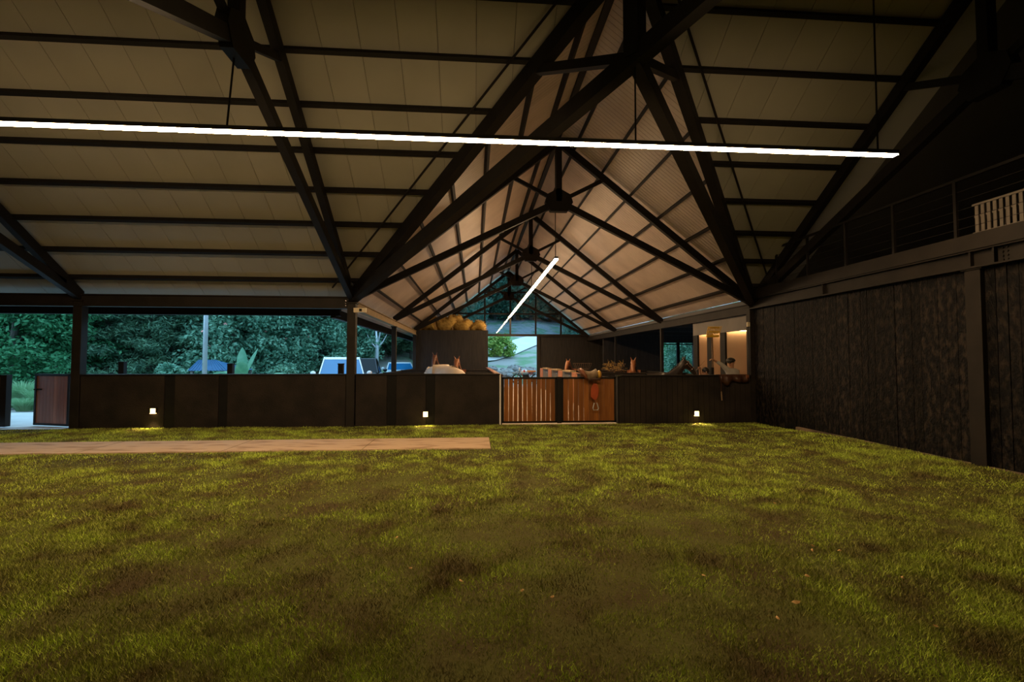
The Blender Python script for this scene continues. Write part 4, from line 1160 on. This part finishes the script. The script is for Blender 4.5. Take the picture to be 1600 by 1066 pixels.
def car(label, loc, rz, paint, L=4.5, W=1.8, Hh=1.65, hood=.95, glass='carglass_sky'):
    t = thing('car', label, 'car', loc, 'parked cars', rz)
    sv = OFF[t.name]; OFF[t.name] = Vector()
    w = W / 2
    # front is +X
    def loft(sec):
        m = MB(); k = len(sec[0])
        for s in sec: m.v += s
        for i in range(len(sec) - 1):
            for j in range(k): m.f.append((i * k + j, i * k + (j + 1) % k, (i + 1) * k + (j + 1) % k, (i + 1) * k + j))
        m.f.append(tuple(range(k))[::-1]); m.f.append(tuple(range((len(sec) - 1) * k, len(sec) * k)))
        return m
    prof = [(-L / 2, .5, .95), (-L / 2 + .06, .32, 1.0), (-L / 2 + .5, .26, 1.02), (0, .24, 1.02), (L / 2 - 1.3, .24, 1.02), (L / 2 - .7, .26, hood), (L / 2 - .15, .3, hood - .12), (L / 2, .42, hood - .25)]
    sec = []
    for x, z0, z1 in prof:
        q = .9 if abs(x) > L / 2 - .1 else 1
        sec.append([(x, -w * q * .94, z0), (x, w * q * .94, z0), (x, w * q, (z0 + z1) / 2), (x, w * q * .95, z1 - .03), (x, w * q * .86, z1), (x, -w * q * .86, z1), (x, -w * q * .95, z1 - .03), (x, -w * q, (z0 + z1) / 2)])
    loft(sec).build('body', paint, t, smooth=False, bevel=.02)
    zr = Hh; a0, a1, a2, a3 = -L / 2 + .12, -L / 2 + .45, L / 2 - 2.05, L / 2 - 1.25
    ws, wr = w * .9, w * .72
    ca_ = MB()
    ca_.add([(a1, -wr, zr), (a1, wr, zr), (a2, wr, zr), (a2, -wr, zr), (a1, -wr * 1.02, zr - .10), (a1, wr * 1.02, zr - .10), (a2 + .1, wr * 1.02, zr - .10), (a2 + .1, -wr * 1.02, zr - .10)], [(0, 3, 2, 1), (0, 1, 5, 4), (1, 2, 6, 5), (2, 3, 7, 6), (3, 0, 4, 7), (4, 5, 6, 7)])
    ca_.build('roof', paint, t, bevel=.03)
    top = [(a1, wr * .98, zr - .05), (a2, wr * .98, zr - .05)]; bot = [(a0, ws, 1.0), (a3, ws, 1.0)]
    gl = lambda pts, nm: MB().add(pts, [tuple(range(len(pts)))]).build(nm, glass, t)
    gl([(a3, -ws, 1.0), (a3, ws, 1.0), (a2, wr, zr - .03), (a2, -wr, zr - .03)], 'windscreen')
    gl([(a0, ws, 1.0), (a0, -ws, 1.0), (a1, -wr, zr - .03), (a1, wr, zr - .03)], 'rear_window')
    for s in (-1, 1):
        gl([(a0, s * ws, 1.0), (a3, s * ws, 1.0), (a2, s * wr, zr - .04), (a1, s * wr, zr - .04)], 'side_window')
        for xb, xt in ((a0, a1), (a3, a2), ((a0 + a3) / 2 - .1, (a1 + a2) / 2), ((a0 * 3 + a3) / 4 - .05, (a1 * 3 + a2) / 4)):
            MB().bar((xb, s * (ws + .005), .99), (xt, s * (wr + .005), zr - .02), .07, .04, (0, 1, 0)).build('pillar', paint, t)
        MB().ball((a3 - .15, s * (w + .14), 1.08), (.07, .11, .09), 10, 8).build('wing_mirror', paint, t, smooth=True)
        MB().box((L / 2 - .22, s * w * .62 - .16, hood - .28), (L / 2 - .01, s * w * .62 + .16, hood - .15)).build('headlight', 'white', t, bevel=.02)
        MB().box((-L / 2 - .005, s * w * .75 - .1, .72), (-L / 2 + .1, s * w * .75 + .1, .95)).build('tail_light', 'red', t)
        for x in (-L / 2 + .85, L / 2 - .9):
            wh = MB().tube([(x, s * (w - .2), .34), (x, s * (w + .01), .34)], .34, 18).build('wheel', 'tyre', t)
            MB().tube([(x, s * (w - .05), .34), (x, s * (w + .02), .34)], .2, 12).build('hub', 'chrome', wh)
    MB().box((L / 2 - .06, -w * .4, hood - .32), (L / 2 + .01, w * .4, hood - .16)).build('grille', 'black', t)
    MB().box((L / 2 - .1, -w * .88, .34), (L / 2 + .06, w * .88, .52)).build('bumper', paint, t, bevel=.03)
    OFF[t.name] = sv
    return t
c = at(521, 575, 1, 19.5)
car('white car with windscreen coloured sky-blue parked facing the arena', (c.x, 20.7, 0), -PI / 2 + .26, 'carwhite', 4.5, 1.86, 1.72, .98)
c = at(569, 570, 1, 25.0)
car('black van standing behind and right of the white car', (c.x, 25.0, 0), PI / 2 + .12, 'carblack', 3.5, 1.75, 1.68, .98, 'vanglass')
c = at(616, 573, 1, 26.5)
car('silver car with blue windscreen behind the slim stable post', (c.x - .15, 29.4, .02), -PI / 2 + .2, 'carsilver', 4.2, 1.7, 1.44, .9)

# motorbike beyond the doorway
c = at(823, 580, 1, YG + 2.0)
t = thing('motorbike', 'white and red motorbike parked beyond the open doorway', 'motorbike', (c.x, YG + 2.0, 0), None, PI)
sv = OFF[t.name]; OFF[t.name] = Vector()
for x in (-.62, .68):
    wh = MB().tube([(x + .3 * math.cos(q), 0, .32 + .3 * math.sin(q)) for q in np.linspace(0, 2 * PI, 25)], .045, 8, False).build('wheel', 'tyre', t)
    MB().tube([(x, -.06, .32), (x, .06, .32)], .05, 8).build('hub', 'chrome', wh)
    for q in range(6): MB().tube([(x, 0, .32), (x + .28 * math.cos(q * PI / 3), 0, .32 + .28 * math.sin(q * PI / 3))], .006, 4).build('spoke', 'chrome', wh)
for s in (-1, 1): MB().tube([(.68, s * .09, .32), (.42, s * .09, 1.0)], .022, 8).build('fork_leg', 'chrome', t)
MB().tube([(.40, -.38, 1.12), (.42, -.12, 1.03), (.42, .12, 1.03), (.40, .38, 1.12)], .016, 6).build('handlebar', 'black', t)
MB().add([(.35, -.07, .72), (.35, .07, .72), (.95, .06, .70), (1.02, 0, .66), (.95, -.06, .70), (.65, .08, .80), (.65, -.08, .80)], [(0, 1, 5, 6), (6, 5, 2, 4), (4, 2, 3)]).build('front_fender', 'white', t).modifiers.new('solid', 'SOLIDIFY').thickness = .02
MB().ball((.50, 0, .98), (.06, .13, .15), 10, 8).build('headlight_cowl', 'white', t, smooth=True)
MB().ball((.16, 0, .82), (.28, .15, .14), 14, 8).build('tank', 'white', t, smooth=True)
MB().ball((.18, 0, .84), (.13, .17, .12), 12, 8).build('tank_badge', 'red', t, smooth=True)
MB().box((-.62, -.11, .80), (.02, .11, .90)).build('seat', 'orange', t, bevel=.03)
MB().box((-.85, -.09, .78), (-.5, .09, .84)).build('rear_fender', 'white', t, bevel=.02)
MB().box((-.15, -.14, .30), (.25, .14, .62)).build('engine', 'black', t, bevel=.04)
for a, b in (((.42, 0, .95), (.0, 0, .72)), ((0, 0, .72), (-.45, 0, .8)), ((.4, 0, .9), (.22, 0, .35)), ((-.62, 0, .32), (-.1, 0, .42)), ((-.45, 0, .8), (-.1, 0, .4))):
    MB().tube([a, b], .02, 6).build('frame_tube', 'red', t)
OFF[t.name] = sv

# rocks at the foot of the hill
rm = MB().ball((0, 0, 0), (1, .8, .65), 10, 7, .14).mesh('rock'); rm.materials.append(MT['rock'])
for k in range(16):
    px = 768 + k * 4.8 + random.uniform(-2, 2); yy = random.uniform(34.5, 37.5)
    p = at(px, 580, 1, yy); s_ = random.uniform(.25, .5)
    o = inst('rock', rm, None, (p.x, yy, float(hill_z(p.x, yy)) + s_ * .25), (0, 0, random.uniform(0, 6)), (s_ * 1.3, s_, s_))
    tag(o, 'grey rock at the foot of the hillside beyond the doorway', 'rock', 'rocks beyond the doorway')

# ------------------------------------------------------------------ trees
def leaf_cloud(centres, rad, n, size, flat=.75, narrow=.5):
    c = centres[rng.integers(0, len(centres), n)]
    d = rng.normal(size=(n, 3)); d /= np.linalg.norm(d, axis=1)[:, None]
    p = c + d * rad * (rng.random(n) ** .45)[:, None] * np.array([1, 1, flat])
    nrm = rng.normal(size=(n, 3)) + np.array([0, 0, .9]) + d * .7
    nrm /= np.linalg.norm(nrm, axis=1)[:, None]
    a = np.cross(nrm, rng.normal(size=(n, 3))); a /= np.linalg.norm(a, axis=1)[:, None]
    b = np.cross(nrm, a); s = size * rng.uniform(.6, 1.3, n)[:, None]
    V = np.stack([p - a * s, p + b * s * narrow, p + a * s, p - b * s * narrow], 1).reshape(-1, 3)
    return V
def make_tree(kind, h, rad, n, lsize, lm, nb=38):
    """returns (trunk mesh, crown mesh, flower mesh)"""
    tk = MB().tube([(0, 0, -.3), (.1, .05, h * .3), (-.05, .1, h * .6), (.05, 0, h * .9)], [.05 * h ** .7, .04 * h ** .7, .026 * h ** .7, .008 * h ** .7], 9)
    cs = []
    for k in range(nb):
        f_ = (k + .5) / nb; z = h * (.06 + .92 * f_)
        if kind == 'conifer': R = rad * (1.05 - .85 * f_)
        elif kind == 'crown': z = h * (.38 + .6 * f_); R = rad * math.sin(PI * min(1, .12 + f_ * .82))
        else: R = rad * (math.sin(PI * (.22 + .72 * f_)) ** .7)
        az = k * 2.399 + random.uniform(-.4, .4); R *= random.uniform(.55, 1)
        tip = Vector((math.cos(az) * R, math.sin(az) * R, z + (.08 * R if kind != 'conifer' else -.1 * R)))
        tk.tube([(0, 0, max(.2, z - R * .45)), tip * .5 + Vector((0, 0, z * .5 - .1 * R)), tip], [.035, .025, .008], 5, False)
        for g in ((.55, 1) if kind == 'conifer' else (.75, 1)): cs.append(tuple(Vector((tip.x * g, tip.y * g, tip.z))))
    cs = np.array(cs)
    V = leaf_cloud(cs, rad * (.26 if kind == 'conifer' else .33), n, lsize, .45 if kind == 'conifer' else .75, .22 if kind == 'conifer' else .5)
    V[:, 2] = np.maximum(V[:, 2], .02)
    me = npmesh('crown', V, np.arange(len(V)).reshape(-1, 4), lm, 4)
    tm = tk.mesh('trunk'); tm.materials.append(MT['bark'])
    FV = leaf_cloud(cs, rad * .36, 40, .09, .75, .8)
    fm = npmesh('blossom', FV, np.arange(len(FV)).reshape(-1, 4), 'flower', 4)
    return tm, me, fm
kinds = {
    'con': make_tree('conifer', 8.5, 2.7, 24000, .13, 'leafA', 60),
    'bro': make_tree('round', 7.0, 2.6, 22000, .115, 'leafB', 46),
    'brd': make_tree('round', 6.4, 2.5, 24000, .10, 'leafD', 46),
    'dark': make_tree('round', 9.0, 3.2, 11000, .2, 'leafA', 50),
    'small': make_tree('round', 1.9, 1.35, 4200, .12, 'leafC', 24),
    'shrub': make_tree('round', 2.0, 1.1, 3500, .1, 'leafB', 22)}
def tree(kind, px, yy, label, scl=1.0, rot=None, group='trees beyond the yard', flowers=False, x=None):
    tm, cm, fm = kinds[kind]
    X = at(px, 560, 1, yy).x if x is None else x
    z = float(hill_z(X, yy))
    t = thing('shrub' if kind == 'shrub' else 'tree', label, 'shrub' if kind == 'shrub' else 'tree', (X, yy, z), group, rot if rot is not None else random.uniform(0, 6))
    t.scale = (scl, scl, scl)
    for nm, me in (('trunk', tm), ('foliage', cm)) + ((('blossom', fm),) if flowers else ()):
        o = bpy.data.objects.new(nm, me); col.objects.link(o); o.parent = t
        if nm != 'trunk': o['kind'] = 'stuff'
    return t
L_ = [('brd', -70, 23, 'bright green leafy tree at the far left edge beyond the gates'), ('brd', 20, 22, 'bright green leafy tree above the grass clumps by the open gate'),
      ('brd', 88, 24, 'bright green tree just left of the first steel post'), ('con', 165, 25, 'blue-green conifer right of the first steel post'),
      ('con', 235, 26, 'feathery conifer in the middle of the left opening'), ('con', 292, 27, 'dark feathery conifer behind the pale pole'),
      ('bro', 362, 27, 'broadleaf tree with a few pink blossoms behind the banana plant'), ('bro', 425, 28.5, 'pale green broadleaf tree left of the white car'),
      ('bro', 487, 29.5, 'broadleaf tree with pink blossoms above the white car'), ('bro', 538, 32.8, 'broadleaf tree behind the post before the white car'),
      ('dark', 600, 35.8, 'dark tree with pale trunk behind the black van'), ('dark', 645, 36, 'dark tree behind the slim stable post'), ('dark', 688, 40, 'dark tree hidden partly by the tack room')]
for k, px, yy, lb in L_: tree(k, px, yy, lb, flowers=k == 'bro')
for i, px in enumerate((-60, 20, 110, 200, 280, 350, 430, 510, 580)):
    tree('dark', px, 33 + (i % 3) * 1.5 + (2 if px > 400 else 0), 'tall dark tree in the back row of the forest', 1.15, group='back row of forest trees')
p = at(588, 560, 1, 31.5); zz = float(hill_z(p.x, 31.5))
t = thing('bare_tree', 'slim pale tree trunk on the bank behind the black van', 'tree', (p.x, 31.5, zz))
MB().tube([(p.x, 31.5, zz - .2), (p.x + .03, 31.5, zz + 1.6), (p.x - .05, 31.5, zz + 3)], [.14, .11, .05], 8).build('trunk', 'pole', t, smooth=True)
for dx, dz in ((.7, 2.6), (-.6, 2.5), (.4, 3.4)): MB().tube([(p.x + .03, 31.5, zz + 1.6), (p.x + dx * .6, 31.5, zz + dz * .8), (p.x + dx, 31.5, zz + dz)], [.06, .04, .012], 6).build('branch', 'pole', t)
for i, (px, yy) in enumerate(((447, 19.7), (265, 19.5))):
    tree('shrub', px, yy, ['leafy shrub left of the white car mirror', 'low leafy shrub left of the blue roof'][i], .7, group='shrubs at the edge of the yard')
tree('small', 781, 42.5, 'yellow-green small tree in the doorway before the road', 1.0, group=None)
# hillside trees seen through the glazed gable
for i in range(26):
    px = 640 + (i % 13) * 27 + random.uniform(-8, 8); yy = 68 + (i // 13) * 13 + random.uniform(-4, 4)
    tree('dark', px, yy, 'dark tree on the hillside seen through the glazed gable', random.uniform(.9, 1.3), group='hillside trees behind the gable')
for i, px in enumerate((700, 735, 905, 930)):
    tree('bro', px, 52 + i * 2, ['leafy tree on the slope low at the left of the gable glass', 'leafy tree on the slope left of the doorway', 'leafy tree on the slope right of the road', 'leafy tree on the slope at the right corner of the gable'][i], .8, group='slope trees')
# trees beyond the shed window
tree('bro', 1082, 31.5, 'leafy tree outside the shed window, right', .75, group='trees by the shed')
tree('brd', 1062, 34, 'leafy tree outside the shed window, left', .6, group='trees by the shed')

print('objects', len(bpy.data.objects), 'tris', sum(sum(len(p.vertices) - 2 for p in me.polygons) for me in bpy.data.meshes if len(me.polygons) < 100000))
